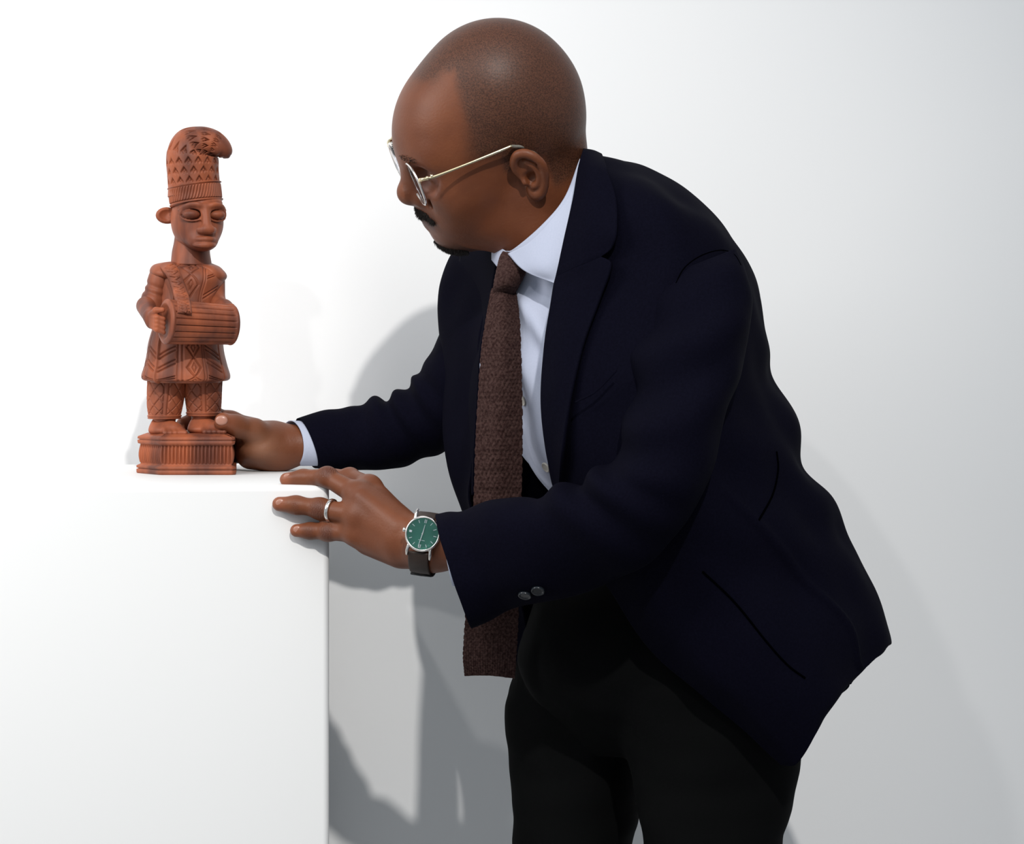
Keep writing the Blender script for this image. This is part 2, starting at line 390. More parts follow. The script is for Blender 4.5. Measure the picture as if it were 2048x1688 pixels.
# torso and arms (under the clothes)
tor = [P(1170, 540, 2.26), P(1200, 760, 2.27), P(1280, 1050, 2.28), P(1310, 1230, 2.27)]
body = head+[cone(N1, tor[0], .050, .060, k=.01), cone(tor[0], tor[1], .060, .078, k=.03), cone(tor[1], tor[2], .074, .058, k=.03), cone(tor[2], tor[3], .058, .070, k=.03)]
LW = P(862, 1086, 2.128); LS = P(1400, 600, 2.12); LE = P(1330, 1010, 2.055)
body += [cone(tor[0], LS, .045, .036, k=.02), cone(LS, LE, .038, .032, k=.02), cone(LE, P(960, 1094, 2.10), .032, .0235, k=.02), cone(P(960, 1094, 2.10), LW, .0235, .0210, k=.01)]
RS = P(1000, 660, 2.375); RE = P(880, 845, 2.43); RW = P(575, 892, 2.455)
body += [cone(P(1150, 600, 2.3), RS, .05, .038, k=.03), cone(RS, RE, .036, .028, k=.02), cone(RE, P(650, 888, 2.455), .026, .0205, k=.01), cone(P(650, 888, 2.455), RW, .0205, .0198, k=.01)]

# left hand on the corner of the pedestal: palm behind, back of the hand to the camera
def fing(pts, rad, k=.006, kn=True):
    L_ = [P(*q) for q in pts]; out = chain(L_, rad, k=k)
    return out, L_
lh = []
wr = [(858, 1062, 2.128), (858, 1108, 2.13)]
lh += [cone(P(868, 1076, 2.128), P(868, 1098, 2.13), .0195, .0195, k=.02)]
mcp = dict(i=(738, 976, 2.198), m=(716, 990, 2.178), r=(718, 1032, 2.166), l=(712, 1066, 2.168))
for key, w0, r0, r1 in (('i', (836, 1084, 2.142), .0150, .0122), ('m', (842, 1084, 2.134), .0155, .0125), ('r', (846, 1092, 2.134), .0165, .0115), ('l', (848, 1106, 2.138), .0160, .0110)):
    lh.append(cone(P(*w0), P(*mcp[key]), r0, r1, k=.012))
lh.append(cone(P(800, 1100, 2.152), P(740, 1086, 2.170), .0165, .0120, k=.014))          # heel below the little finger
FG = {}
f, FG['m'] = fing([mcp['m'], (655, 955, 2.200), (606, 956, 2.2160), (573, 959, 2.2200)], [.0112, .0090, .0079, .0068]); lh += f
f, FG['r'] = fing([mcp['r'], (640, 1017, 2.1845), (592, 1010, 2.1890), (559, 1008, 2.1905)], [.0108, .0093, .0084, .0072]); lh += f
f, FG['l'] = fing([mcp['l'], (656, 1063, 2.184), (620, 1062, 2.1885), (593, 1061, 2.1905)], [.0098, .0083, .0074, .0064]); lh += f
f, FG['i'] = fing([mcp['i'], (700, 955, 2.236), (668, 956, 2.252), (642, 959, 2.262)], [.0115, .0092, .0082, .0070]); lh += f
f, FG['t'] = fing([(800, 1062, 2.172), (752, 1040, 2.215), (712, 1030, 2.245), (690, 1028, 2.268)], [.0165, .0125, .0105, .0085], k=.012); lh += f
# webs, knuckle swellings, nail folds
for a, b in (('m', 'r'), ('r', 'l'), ('i', 'm')):
    lh.append(cone(P(*mcp[a]), P(*mcp[b]), .0085, .0085, k=.010))
lh.append(cone(P(735, 1010, 2.172), P(800, 1070, 2.145), .013, .016, k=.012))
def knuck(Lf, i, r, push=(0, -.002, 0)): return ell(Lf[i]+np.array(push), (r, r, r), k=.005)
lh += [knuck(FG['r'], 1, .0093), knuck(FG['m'], 1, .0088, (0, -.001, .0015)), knuck(FG['l'], 1, .0081)]
for s_, y_ in (((722, 992), (800, 1050)), ((722, 1030), (815, 1078))):                                           # tendons
    lh.append(cone(P(*s_, 2.1625), P(*y_, 2.1345), .0045, .0045, k=.010))
body += lh

# right hand round the foot of the figure: thumb in front, fingers behind
rh = [cone(RW, P(545, 893, 2.452), .0200, .0215, k=.015), cone(P(545, 893, 2.452), P(505, 892, 2.448), .0215, .0190, k=.015)]
rh.append(ell(P(520, 897, 2.432), (.021, .017, .0150), k=.012))                     # ball of the thumb
rh.append(cone(P(560, 906, 2.448), P(500, 912, 2.46), .0165, .0140, k=.014))
rh.append(cone(P(540, 875, 2.452), P(496, 864, 2.462), .0150, .0125, k=.014))
f, FG['T'] = fing([(535, 875, 2.438), (508, 862, 2.424), (472, 852, 2.409), (447, 843, 2.3975)], [.0150, .0125, .0108, .0098], k=.008); rh += f
f, _ = fing([(505, 858, 2.466), (462, 842, 2.476), (425, 832, 2.476)], [.0125, .0100, .0092], k=.008); rh += f
f, FG['I'] = fing([(425, 826, 2.476), (392, 838, 2.470), (366, 848, 2.458)], [.0092, .0085, .0075], k=.006); rh += f
f, _ = fing([(502, 872, 2.474), (450, 868, 2.494), (400, 870, 2.498), (368, 872, 2.492)], [.0125, .0100, .0088, .0075], k=.008); rh += f
f, _ = fing([(502, 892, 2.476), (450, 890, 2.498), (405, 892, 2.502), (375, 893, 2.498)], [.0120, .0096, .0085, .0073], k=.008); rh += f
f, _ = fing([(505, 910, 2.472), (462, 910, 2.495), (425, 910, 2.498), (400, 911, 2.495)], [.0110, .0085, .0075, .0065], k=.008); rh += f
body += rh
V, F = sdf_mesh(body, .0012)
# flatten against the pedestal faces where the fingers press
# --- vertex attributes that carry real colour differences
Q = (V-HO)@HM
def sm(x, a, b): t = np.clip((x-a)/(b-a), 0, 1); return t*t*(3-2*t)
hx, hy, hz = Q[:, 0], np.abs(Q[:, 1]), Q[:, 2]
jit = snoise(Q*60, 3, 2)*.0012
line = np.where(hx > .028, .098-(hx-.028)*.30-.0*hy, 0)                 # forehead hairline height
temple = sm(hx+jit-(.107-hz)*.26, .031+.10*np.clip(.10-hz, 0, .1), .022-.16*np.clip(.10-hz, 0, .1))            # behind the temple corner
top = sm(hz+.25*hx+jit, .112, .122)
fr_ = np.clip(top+temple*sm(hz+jit+.45*(hx-.01)*(hx > .01), .012, .024), 0, 1)
nape = sm(hz, -.040, -.025)*sm(hx, -.02, -.03)
side = sm(hx, .020, .012)*sm(hz, -.004, .008)
hair = np.clip(np.maximum(np.maximum(top, temple*sm(hz-.25*(hx-.0), .012, .024)), np.maximum(nape, side)), 0, 1)*(np.linalg.norm(Q, axis=1) < .17)
earm = (np.abs(hx+.016) < .028) & (hy > .0765) & (hz < .042) & (hz > -.036); hair[earm] = 0
lips = np.exp(-((hz+.0385)/.0065)**2)*sm(hx, .080, .088)*(hy < .024)
beard = np.clip(np.exp(-((hz+.074)/.012)**2)*sm(hx, .022, .045)*(hy < .034)*.8+.5*np.exp(-((hz+.031)/.007)**2)*sm(hx, .070, .080)*(hy < .034), 0, 1)
palm = np.exp(-(np.linalg.norm(V-P(520, 900, 2.415), axis=1)/.022)**2)
far = lambda p, r: np.exp(-(np.linalg.norm(V-p, axis=1)/r)**4)
kn = np.clip(far(FG['r'][1]+[0, -.008, 0], .0085)+far(FG['l'][1]+[0, -.008, 0], .0075)+far(FG['m'][1]+[0, -.006, .006], .008)+.6*far(FG['l'][2]+[0, -.006, 0], .005)+.6*far(FG['r'][2]+[0, -.006, 0], .005), 0, 1)
tips = np.clip(far(FG['r'][3], .010)+far(FG['l'][3], .009)+far(FG['m'][3], .009)+far(FG['T'][3], .012)+far(FG['I'][2], .010), 0, 1)
inear = np.zeros(len(V))
ob = mesh_obj('body', V, F, M_skin, attrs=dict(hairm=hair, lips=lips, palm=palm, knuckle=kn, tips=tips, beard=beard))
attr_mix(M_skin, 'palm', (.22, .095, .052)); attr_mix(M_skin, 'tips', (.26, .085, .042)); attr_mix(M_skin, 'lips', (.085, .030, .024))
# stubble: darker, greyer, finely speckled
nt = M_skin.node_tree
b = nt.nodes['Principled BSDF']; src = b.inputs['Base Color'].links[0].from_socket
tc = nt.nodes.new('ShaderNodeTexCoord'); nn = nt.nodes.new('ShaderNodeTexNoise'); nn.inputs['Scale'].default_value = 760; nn.inputs['Detail'].default_value = 3
nt.links.new(tc.outputs['Object'], nn.inputs[0]); rp = nt.nodes.new('ShaderNodeValToRGB')
rp.color_ramp.elements[0].position = .38; rp.color_ramp.elements[0].color = (.026, .012, .008, 1); rp.color_ramp.elements[1].position = .62; rp.color_ramp.elements[1].color = (.092, .037, .021, 1)
nt.links.new(nn.outputs[0], rp.inputs[0]); mx = nt.nodes.new('ShaderNodeMix'); mx.data_type = 'RGBA'
at = nt.nodes.new('ShaderNodeAttribute'); at.attribute_name = 'hairm'; ml = nt.nodes.new('ShaderNodeMath'); ml.operation = 'MULTIPLY'; ml.inputs[1].default_value = .85
nt.links.new(at.outputs['Fac'], ml.inputs[0]); nt.links.new(ml.outputs[0], mx.inputs[0]); nt.links.new(src, mx.inputs[6]); nt.links.new(rp.outputs[0], mx.inputs[7]); nt.links.new(mx.outputs[2], b.inputs['Base Color'])
attr_mix(M_skin, 'knuckle', (.105, .036, .021)); attr_mix(M_skin, 'beard', (.018, .010, .007))
# creases over the knuckles
wv = nt.nodes.new('ShaderNodeTexWave'); wv.bands_direction = 'X'; wv.inputs['Scale'].default_value = 170; wv.inputs['Distortion'].default_value = 8; wv.inputs['Detail Scale'].default_value = 1.5
nt.links.new(tc.outputs['Object'], wv.inputs[0]); ak = nt.nodes.new('ShaderNodeAttribute'); ak.attribute_name = 'knuckle'
mk = nt.nodes.new('ShaderNodeMath'); mk.operation = 'MULTIPLY'; nt.links.new(wv.outputs['Fac'], mk.inputs[0]); nt.links.new(ak.outputs['Fac'], mk.inputs[1])
b2 = nt.nodes.new('ShaderNodeBump'); b2.inputs['Strength'].default_value = .40; b2.inputs['Distance'].default_value = .0012
nt.links.new(mk.outputs[0], b2.inputs['Height']); old = b.inputs['Normal'].links[0].from_socket; nt.links.new(old, b2.inputs['Normal']); nt.links.new(b2.outputs[0], b.inputs['Normal'])
parts = [ob]
# ------------------------------------------------------------------ clothing (children of the person)
def wr(amp, seed, sc_=14, st=(1, 1, 1)):
    return lambda u, v, S: amp*snoise((S*np.array(st)).reshape(-1, 3)*sc_, seed, 2).reshape(u.shape)
def remesh(name, items, vox, material, smooth_it=6, parent=None):
    """fuse overlapping closed lofts (lists of (V,F)) to one cloth surface."""
    Vs, Fs, n = [], [], 0
    for V, F in items: Vs.append(V); Fs += [tuple(np.array(f)+n) for f in F]; n += len(V)
    o = mesh_obj(name, np.concatenate(Vs), Fs, material)
    m = o.modifiers.new('r', 'REMESH'); m.mode = 'VOXEL'; m.voxel_size = vox
    s = o.modifiers.new('s', 'SMOOTH'); s.iterations = smooth_it; s.factor = .5
    dg = bpy.context.evaluated_depsgraph_get(); me = bpy.data.meshes.new_from_object(o.evaluated_get(dg))
    o.modifiers.clear(); old = o.data; o.data = me; bpy.data.meshes.remove(old); me.name = name
    me.polygons.foreach_set('use_smooth', [True]*len(me.polygons)); return o

# ---- trousers with legs down to the floor
legF = [(1085, 1180, 1400, 1180, 2.31, .07), (1040, 1290, 1310, 1290, 2.32, .085), (1014, 1400, 1290, 1400, 2.33, .09), (1016, 1480, 1292, 1480, 2.33, .088), (1022, 1560, 1287, 1560, 2.33, .085),
        (1025, 1640, 1277, 1640, 2.33, .083), (1026, 1700, 1264, 1700, 2.33, .082), (1033, 2100, 1240, 2100, 2.33, .070), (1045, 2600, 1225, 2600, 2.33, .062), (1050, 3010, 1225, 3010, 2.33, .060)]
legN = [(1180, 1180, 1560, 1180, 2.20, .08), (1190, 1290, 1605, 1290, 2.20, .095), (1222, 1400, 1612, 1400, 2.19, .095), (1246, 1480, 1606, 1480, 2.19, .094), (1262, 1560, 1593, 1560, 2.19, .090),
        (1276, 1640, 1573, 1640, 2.19, .088), (1284, 1700, 1559, 1700, 2.19, .086), (1290, 2100, 1530, 2100, 2.19, .074), (1300, 2600, 1500, 2600, 2.19, .064), (1305, 3180, 1490, 3180, 2.19, .060)]
hips = [(1100, 1130, 1545, 1100, 2.25, .11), (1060, 1230, 1575, 1200, 2.25, .13), (1032, 1310, 1595, 1310, 2.255, .135), (1060, 1380, 1570, 1380, 2.255, .12), (1120, 1440, 1500, 1440, 2.255, .09), (1180, 1500, 1400, 1500, 2.26, .05)]
def tw(u, v, S):
    return .0022*snoise(S.reshape(-1, 3)*np.array([9, 9, 16]), 11, 2).reshape(u.shape)+.0015*np.sin(v*170+2*np.sin(u*2))*np.exp(-((v-.15)/.12)**2)
tr = remesh('trousers', [loft('t', s_, 90, 48, None, disp=tw, build=False, sup=2.2) for s_ in (legF, legN, hips)], .0042, M_trs, 14)
parts.append(tr)
def shoe(x, y):
    pr_ = [ell((x-.02, y, .048), (.055, .045, .05), k=.02), ell((x-.12, y, .032), (.085, .046, .034), k=.03), ell((x-.05, y, .012), (.15, .047, .013), k=.008)]
    V, F = sdf_mesh(pr_, .004); V[:, 2] = np.maximum(V[:, 2], .0)
    parts.append(mesh_obj('shoe', V, F, M_buckle))
shoe((1137-1024)/FPX*2.33, 2.33); shoe((1397-1024)/FPX*2.19, 2.19)

# ---- shirt: body, collar, cuffs, buttons
def shd(u, v, S):
    Q = S.reshape(-1, 3); a = .0018*snoise(Q*np.array([30, 30, 9]), 5, 2)+.0055*np.sin((Q[:, 0]*1.0+Q[:, 2]*.38)*165+1.5*np.sin(Q[:, 2]*30))*np.exp(-((Q[:, 2]-1.22)/.09)**2)
    return a.reshape(u.shape)
shirt = loft('shirt', [(1050, 455, 1185, 400, 2.25, .062), (1020, 500, 1215, 440, 2.25, .078), (1002, 560, 1260, 520, 2.25, .105), (984, 640, 1300, 640, 2.25, .12), (974, 740, 1340, 760, 2.25, .13),
                       (1003, 830, 1370, 860, 2.25, .135), (1036, 900, 1390, 940, 2.25, .135), (1072, 950, 1410, 1020, 2.25, .135), (1112, 995, 1430, 1080, 2.25, .130), (1146, 1075, 1450, 1130, 2.25, .120), (1160, 1220, 1500, 1230, 2.25, .10)],
             140, 120, M_shirt, disp=shd)
parts.append(shirt)
col1 = patch('collar', [[(1163, 322, 2.150), (1143, 385, 2.130), (1103, 440, 2.122), (1058, 486, 2.133), (1017, 508, 2.156)],
                        [(1170, 350, 2.140), (1160, 420, 2.118), (1128, 490, 2.108), (1092, 532, 2.112), (1050, 540, 2.134)],
                        [(1174, 370, 2.140), (1170, 450, 2.115), (1150, 522, 2.103), (1126, 556, 2.104), (1110, 567, 2.108)]], 40, 60, .0022, M_shirt, disp=lambda u, v, S: .0012*np.sin(v*3.1)); tag(col1, 'near wing of the white spread collar')
col2 = patch('collar', [[(1018, 508, 2.165), (1008, 500, 2.195), (985, 488, 2.24)], [(1006, 520, 2.165), (998, 512, 2.195), (985, 505, 2.24)], [(999, 538, 2.172), (993, 530, 2.20), (985, 520, 2.24)]], 16, 16, .0022, M_shirt)
stand = patch('collar_band', [[(1160, 318, 2.158), (1130, 395, 2.150), (1085, 450, 2.150), (1030, 497, 2.172), (1012, 502, 2.20)], [(1168, 345, 2.152), (1140, 430, 2.14), (1095, 482, 2.142), (1035, 516, 2.168), (1010, 520, 2.20)]], 10, 40, .002, M_shirt)
plk = patch('placket', [[(1042, 560, 2.142), (1056, 558, 2.1395)], [(1043, 700, 2.126), (1062, 700, 2.119)], [(1046, 810, 2.119), (1070, 806, 2.113)], [(1070, 905, 2.127), (1096, 897, 2.121)], [(1100, 965, 2.135), (1116, 958, 2.131)]], 60, 6, .002, M_shirt)
bpy.data.objects.remove(plk)
def button(name, c, n, r, th, m, lab=None, rim=True):
    n = np.array(n, float); n /= np.linalg.norm(n); a = np.cross(n, [0, 0, 1.]); a /= np.linalg.norm(a); b = np.cross(n, a)
    prof = [(0.0, .35), (.62, .35), (.72, .6), (.82, 1), (.93, 1), (1, .7), (1, -.6), (.9, -1), (0, -1)]
    t = np.linspace(0, 2*math.pi, 28, endpoint=False); S = np.array([[c+r*q*(a*np.cos(x)+b*np.sin(x))+n*h*th/2 for x in t] for q, h in prof[1:-1]])
    V, F = ring_loft(S); holes = []
    o = mesh_obj(name, V, F, m)
    if lab: tag(o, lab)
    for dx, dy in ((.2, .2), (-.2, .2), (.2, -.2), (-.2, -.2)):
        pass
    return o
def surf_y(px, py, obj, fallback):
    """depth of the garment along the line of sight, so that a button is sewn on its surface"""
    d = P(px, py, 1.0)-np.array([0, 0, CAMZ]); d /= np.linalg.norm(d)
    ok, loc, n, i = obj.ray_cast(Vector((0, 0, CAMZ)), Vector(d)); return (np.array(loc), np.array(n)) if ok else (P(px, py, fallback), np.array([0, -1, 0]))
bpy.context.view_layer.update()
sb = []
for q in ((1047, 801), (1093, 934)):
    c, n = surf_y(*q, shirt, 2.13); sb.append(button('button', c+n*.0008, n, .0052, .0022, M_wbtn))
cuffR = loft('cuff', [(625, 846, 636, 932, 2.457, .0260, .013), (606, 842, 612, 932, 2.457, .0265, .014), (582, 841, 588, 932, 2.457, .0265, .015)], 12, 64, M_shirt, hollow=6, cap0=False)
cuffL = loft('cuff', [(915, 1052, 962, 1170, 2.112, .029), (893, 1050, 935, 1172, 2.115, .029), (884, 1058, 906, 1172, 2.118, .029)], 12, 48, M_shirt, hollow=5, cap0=False)
ssl = tube('sleeve', [P(1190, 560, 2.24), LS+np.array([-.01, 0, 0]), LE], [.062, .052, .044], M_shirt, nu=40, n=40); tag(ssl, 'white shirt sleeve inside the blazer'); ssl.parent = shirt
for c_ in [col1, col2, stand, cuffR, cuffL]+sb: c_.parent = shirt

# ---- knit tie
def knit(u, v, S):
    L = v*104; C = u*11; f_ = sm(v, 1, .985)*sm(u, 0, .03)*sm(u, 1, .97)
    return f_*(.0014*(np.abs(np.sin(L*math.pi))*(.5+.5*np.cos((C+.5*np.floor(L))*2*math.pi)))-.0005)+.0004*snoise(S.reshape(-1, 3)*60, 9, 2).reshape(u.shape)
tie = patch('necktie', [[(987, 578, 2.168), (1006, 578, 2.156), (1026, 578, 2.168)], [(978, 620, 2.158), (1006, 621, 2.146), (1035, 620, 2.158)], [(966, 690, 2.146), (1003, 690, 2.134), (1039, 690, 2.146)],
                        [(959, 780, 2.140), (1000, 780, 2.128), (1042, 780, 2.140)], [(953, 890, 2.140), (997, 890, 2.128), (1043, 890, 2.140)], [(949, 1000, 2.146), (994, 1000, 2.137), (1041, 1000, 2.146)],
                        [(940, 1120, 2.158), (990, 1120, 2.150), (1039, 1120, 2.158)], [(931, 1240, 2.168), (982, 1240, 2.163), (1036, 1240, 2.168)], [(927, 1310, 2.172), (978, 1310, 2.168), (1032, 1310, 2.172)], [(930, 1351, 2.174), (978, 1350, 2.170), (1029, 1357, 2.174)]],
            900, 150, .0042, M_tie, disp=knit)
knot = loft('tie_knot', [(1006, 502, 1036, 506, 2.175, .010), (1001, 515, 1050, 524, 2.166, .015), (995, 540, 1054, 545, 2.160, .018), (988, 566, 1040, 570, 2.160, .017), (985, 581, 1030, 583, 2.164, .013), (990, 587, 1024, 588, 2.166, .008)], 60, 60, M_tie,
            disp=lambda u, v, S: .0004*(np.sin(v*30*math.pi)*np.sin(u*14))+.0012*np.sin(u*1-v*5)); knot.parent = tie
parts += [tie]

# ---- blazer
JK = [  # rows of columns: near front edge, near chest, near side, near back, back silhouette, far back, far side, far front silhouette, far front edge
 [(1161, 324, 2.135), (1170, 316, 2.148), (1178, 311, 2.165), (1186, 309, 2.19), (1192, 312, 2.22), (1180, 318, 2.27), (1130, 350, 2.31), (1040, 415, 2.32), (1014, 458, 2.262)],
 [(1152, 400, 2.095), (1185, 370, 2.09), (1222, 352, 2.10), (1256, 340, 2.14), (1290, 341, 2.20), (1270, 352, 2.30), (1180, 390, 2.37), (980, 430, 2.38), (1000, 500, 2.275)],
 [(1132, 480, 2.078), (1220, 440, 2.05), (1310, 400, 2.05), (1355, 396, 2.10), (1408, 409, 2.18), (1390, 425, 2.30), (1230, 460, 2.42), (915, 500, 2.42), (985, 590, 2.29)],
 [(1110, 568, 2.070), (1225, 560, 2.03), (1360, 520, 2.02), (1446, 486, 2.07), (1499, 540, 2.16), (1460, 560, 2.30), (1230, 600, 2.42), (897, 600, 2.40), (967, 680, 2.28)],
 [(1093, 670, 2.062), (1200, 690, 2.015), (1370, 690, 2.00), (1480, 640, 2.06), (1526, 667, 2.16), (1480, 680, 2.30), (1240, 700, 2.41), (898, 700, 2.39), (960, 770, 2.275)],
 [(1085, 770, 2.060), (1190, 800, 2.010), (1370, 820, 1.99), (1500, 760, 2.06), (1547, 750, 2.16), (1500, 790, 2.30), (1250, 800, 2.40), (906, 790, 2.38), (956, 860, 2.27)],
 [(1088, 870, 2.062), (1190, 910, 2.010), (1380, 920, 1.99), (1520, 870, 2.06), (1586, 870, 2.16), (1530, 890, 2.30), (1260, 900, 2.39), (914, 890, 2.37), (951, 940, 2.27)],
 [(1110, 976, 2.068), (1220, 1010, 2.020), (1400, 1020, 2.00), (1560, 960, 2.06), (1627, 957, 2.16), (1560, 980, 2.30), (1290, 1000, 2.38), (935, 975, 2.36), (948, 1020, 2.275)],
 [(1155, 1080, 2.078), (1270, 1110, 2.030), (1440, 1110, 2.01), (1610, 1060, 2.07), (1688, 1055, 2.17), (1600, 1080, 2.31), (1320, 1100, 2.38), (958, 1070, 2.36), (1008, 1115, 2.28)],
 [(1225, 1190, 2.085), (1330, 1210, 2.035), (1490, 1200, 2.02), (1660, 1165, 2.08), (1733, 1162, 2.18), (1620, 1200, 2.32), (1340, 1200, 2.38), (985, 1150, 2.37), (1045, 1200, 2.30)],
 [(1300, 1290, 2.085), (1400, 1305, 2.035), (1550, 1290, 2.025), (1700, 1250, 2.09), (1781, 1275, 2.19), (1640, 1270, 2.33), (1350, 1280, 2.39), (1000, 1235, 2.37), (1052, 1270, 2.32)],  # far front widened out of sight, here and nearby rows, to block light
 [(1400, 1382, 2.080), (1480, 1395, 2.035), (1600, 1370, 2.030), (1705, 1330, 2.09), (1772, 1293, 2.18), (1640, 1290, 2.33), (1350, 1300, 2.39), (1004, 1290, 2.37), (1050, 1310, 2.32)],
 [(1500, 1475, 2.078), (1555, 1475, 2.045), (1630, 1425, 2.040), (1705, 1362, 2.09), (1742, 1315, 2.15), (1630, 1305, 2.33), (1350, 1315, 2.39), (1008, 1322, 2.37), (1044, 1335, 2.32)],
 [(1566, 1526, 2.08), (1594, 1526, 2.060), (1632, 1470, 2.050), (1660, 1402, 2.08), (1720, 1340, 2.13), (1620, 1312, 2.33), (1350, 1322, 2.39), (1012, 1336, 2.37), (1036, 1345, 2.32)]]
def jd(u, v, S):
    Q = S.reshape(-1, 3); a = .0022*snoise(Q*np.array([10, 10, 7]), 21, 2).reshape(u.shape)
    back = np.exp(-((u-.5)/.10)**2)
    a = a+back*.0065*np.sin(v*46+u*6)*sm(v, .30, .42)*sm(v, .66, .56)          # drag folds in the small of the back
    side = np.exp(-((u-.34)/.10)**2); a = a+side*.004*np.sin(v*34-u*30)*sm(v, .40, .50)*sm(v, .75, .62)
    a = a-.0035*np.exp(-(((u-.345)*1.0-(v-.70)*.30)/.006)**2)*sm(v, .50, .54)*sm(v, .90, .86)  # side seam
    return a
jack = patch('blazer', JK, 420, 300, .0030, M_navy, disp=jd, flip=False)
parts.append(jack)
# lapels
lap = patch('lapel', [[(1112, 977, 2.060), (1116, 978, 2.056), (1120, 978, 2.050)], [(1094, 900, 2.052), (1110, 900, 2.040), (1127, 900, 2.022)], [(1084, 800, 2.048), (1112, 800, 2.030), (1142, 800, 2.015)],
                      [(1091, 690, 2.052), (1127, 690, 2.030), (1168, 688, 2.016)], [(1103, 610, 2.056), (1148, 608, 2.035), (1200, 600, 2.022)], [(1109, 572, 2.060), (1162, 560, 2.038), (1223, 531, 2.022)], [(1114, 553, 2.0615), (1160, 532, 2.041), (1203, 514, 2.031)], [(1118, 536, 2.064), (1162, 516, 2.045), (1200, 506, 2.036)]],
            140, 30, .0035, M_navy); tag(lap, 'near lapel with a notch under the collar')
clr = patch('coat_collar', [[(1114, 553, 2.0612), (1160, 532, 2.0407), (1203, 514, 2.0307)], [(1118, 535, 2.0605), (1170, 512, 2.0385), (1224, 496, 2.0265)], [(1130, 480, 2.064), (1180, 450, 2.042), (1234, 462, 2.026)], [(1148, 400, 2.082), (1186, 385, 2.060), (1232, 398, 2.050)],
                            [(1158, 340, 2.118), (1182, 335, 2.095), (1214, 340, 2.085)], [(1166, 304, 2.16), (1186, 306, 2.155), (1203, 312, 2.16)], [(1166, 300, 2.20), (1186, 304, 2.21), (1200, 312, 2.215)]], 120, 30, .0035, M_navy)
lapF = patch('lapel', [[(1010, 458, 2.258), (980, 448, 2.295), (940, 445, 2.35)], [(999, 510, 2.264), (964, 505, 2.31), (922, 510, 2.372)], [(983, 600, 2.275), (950, 600, 2.330), (918, 605, 2.375)], [(965, 690, 2.270), (945, 690, 2.310), (918, 700, 2.36)],
                       [(957, 800, 2.262), (944, 800, 2.290), (926, 800, 2.34)], [(951, 900, 2.258), (944, 900, 2.280), (936, 900, 2.31)], [(948, 990, 2.262), (946, 990, 2.27), (944, 990, 2.285)]], 120, 24, .0035, M_navy); tag(lapF, 'far lapel beside the tie')
# breast pocket welt and hip pocket flap
welt = patch('pocket_welt', [[(1150, 803, 2.0), (1190, 782, 1.992), (1232, 740, 1.985)], [(1152, 806, 2.0), (1192, 785, 1.992), (1234, 743, 1.985)]], 4, 20, .002, M_navy)
# sleeves
def sl1(u, v, S):
    Q = S.reshape(-1, 3); a = .0014*snoise(Q*12, 31, 2).reshape(u.shape)
    a = a+.0060*np.sin(v*44+2.2*np.cos(u-.5))*np.exp(-((v-.26)/.13)**2)*(.6+.4*np.cos(u-3.4))     # folds under the shoulder
    a = a+.0068*np.sin(v*60+2.0*np.sin(u)+1)*np.exp(-((v-.60)/.10)**2)*(.55-.45*np.cos(u))*.9        # crook of the elbow
    a = a+.0022*np.sin(v*26+1.5*np.sin(u))*sm(v, .66, .76)*sm(v, .98, .90)
    return a
sN = loft('sleeve', [(1345, 545, 1470, 498, 2.045, .030), (1312, 590, 1492, 548, 2.035, .050), (1285, 670, 1503, 640, 2.020, .062), (1262, 760, 1480, 745, 2.005, .066), (1246, 850, 1446, 860, 1.990, .066), (1232, 915, 1412, 970, 1.985, .064),
                     (1180, 948, 1370, 1050, 1.990, .062), (1115, 978, 1300, 1120, 2.005, .060), (1040, 998, 1210, 1166, 2.030, .057), (970, 1006, 1110, 1195, 2.055, .055), (915, 1018, 1020, 1226, 2.080, .054), (871, 1031, 944, 1256, 2.095, .054)],
          260, 110, M_navy, disp=sl1, hollow=14, sup=2.15)
def sl2(u, v, S):
    a = .0010*snoise(S.reshape(-1, 3)*14, 41, 2).reshape(u.shape)
    top_ = .5-.5*np.cos(u)                     # cos(u)=-1 on the upper outline (edge A)
    return a+.0045*np.sin(v*50+.8*np.sin(u))*np.exp(-((v-.55)/.20)**2)*(.25+.75*top_)
sF = loft('sleeve', [(905, 560, 1010, 560, 2.39, .045), (886, 640, 1010, 660, 2.39, .055), (868, 695, 990, 760, 2.40, .056), (843, 738, 960, 850, 2.41, .055), (822, 765, 912, 890, 2.42, .052), (785, 790, 865, 912, 2.43, .048),
                     (745, 798, 810, 932, 2.44, .044), (700, 815, 750, 941, 2.45, .040), (650, 820, 692, 940, 2.458, .036, .004), (596, 836, 631, 938, 2.46, .0315, .011)], 200, 90, M_navy, disp=sl2, hollow=12)
tag(sN, 'near sleeve with two dark cuff buttons'); tag(sF, 'far sleeve with folds at the elbow')
bpy.context.view_layer.update()
jb = []
def seam(name, pts, obj, rad=.0008):
    pts = crom(np.array(pts, float), 60); out = []
    for x, y in pts:
        hits = [surf_y(x, y, q, 9.0) for q in (sN, jack)]; c, n = min(hits, key=lambda h: h[0][1]); out.append(c)
    out = np.array(out)
    for _ in range(10): out[1:-1] = (out[:-2]+2*out[1:-1]+out[2:])/4
    out[:, 1] -= rad*.5; s_ = tube(name, out, rad, M_seam, nu=8, upv=(0, 1, 0)); s_.parent = jack
seam('armhole_seam', [(1352, 566), (1368, 536), (1400, 512), (1440, 500), (1468, 508), (1482, 530)], sN, .0005)
seam('pocket_edge', [(1405, 1143), (1470, 1205), (1530, 1280), (1575, 1330), (1610, 1356)], jack, .0010)
seam('back_vent', [(1553, 903), (1556, 940), (1545, 990), (1518, 1040)], jack, .0010)
for q in ((1050, 1189), (1076, 1180)):
    c, n = surf_y(*q, sN, 2.03); jb.append(button('cuff_button', c+n*.0010, n, .0062, .0028, M_btn))
for c_ in jb: c_.parent = sN
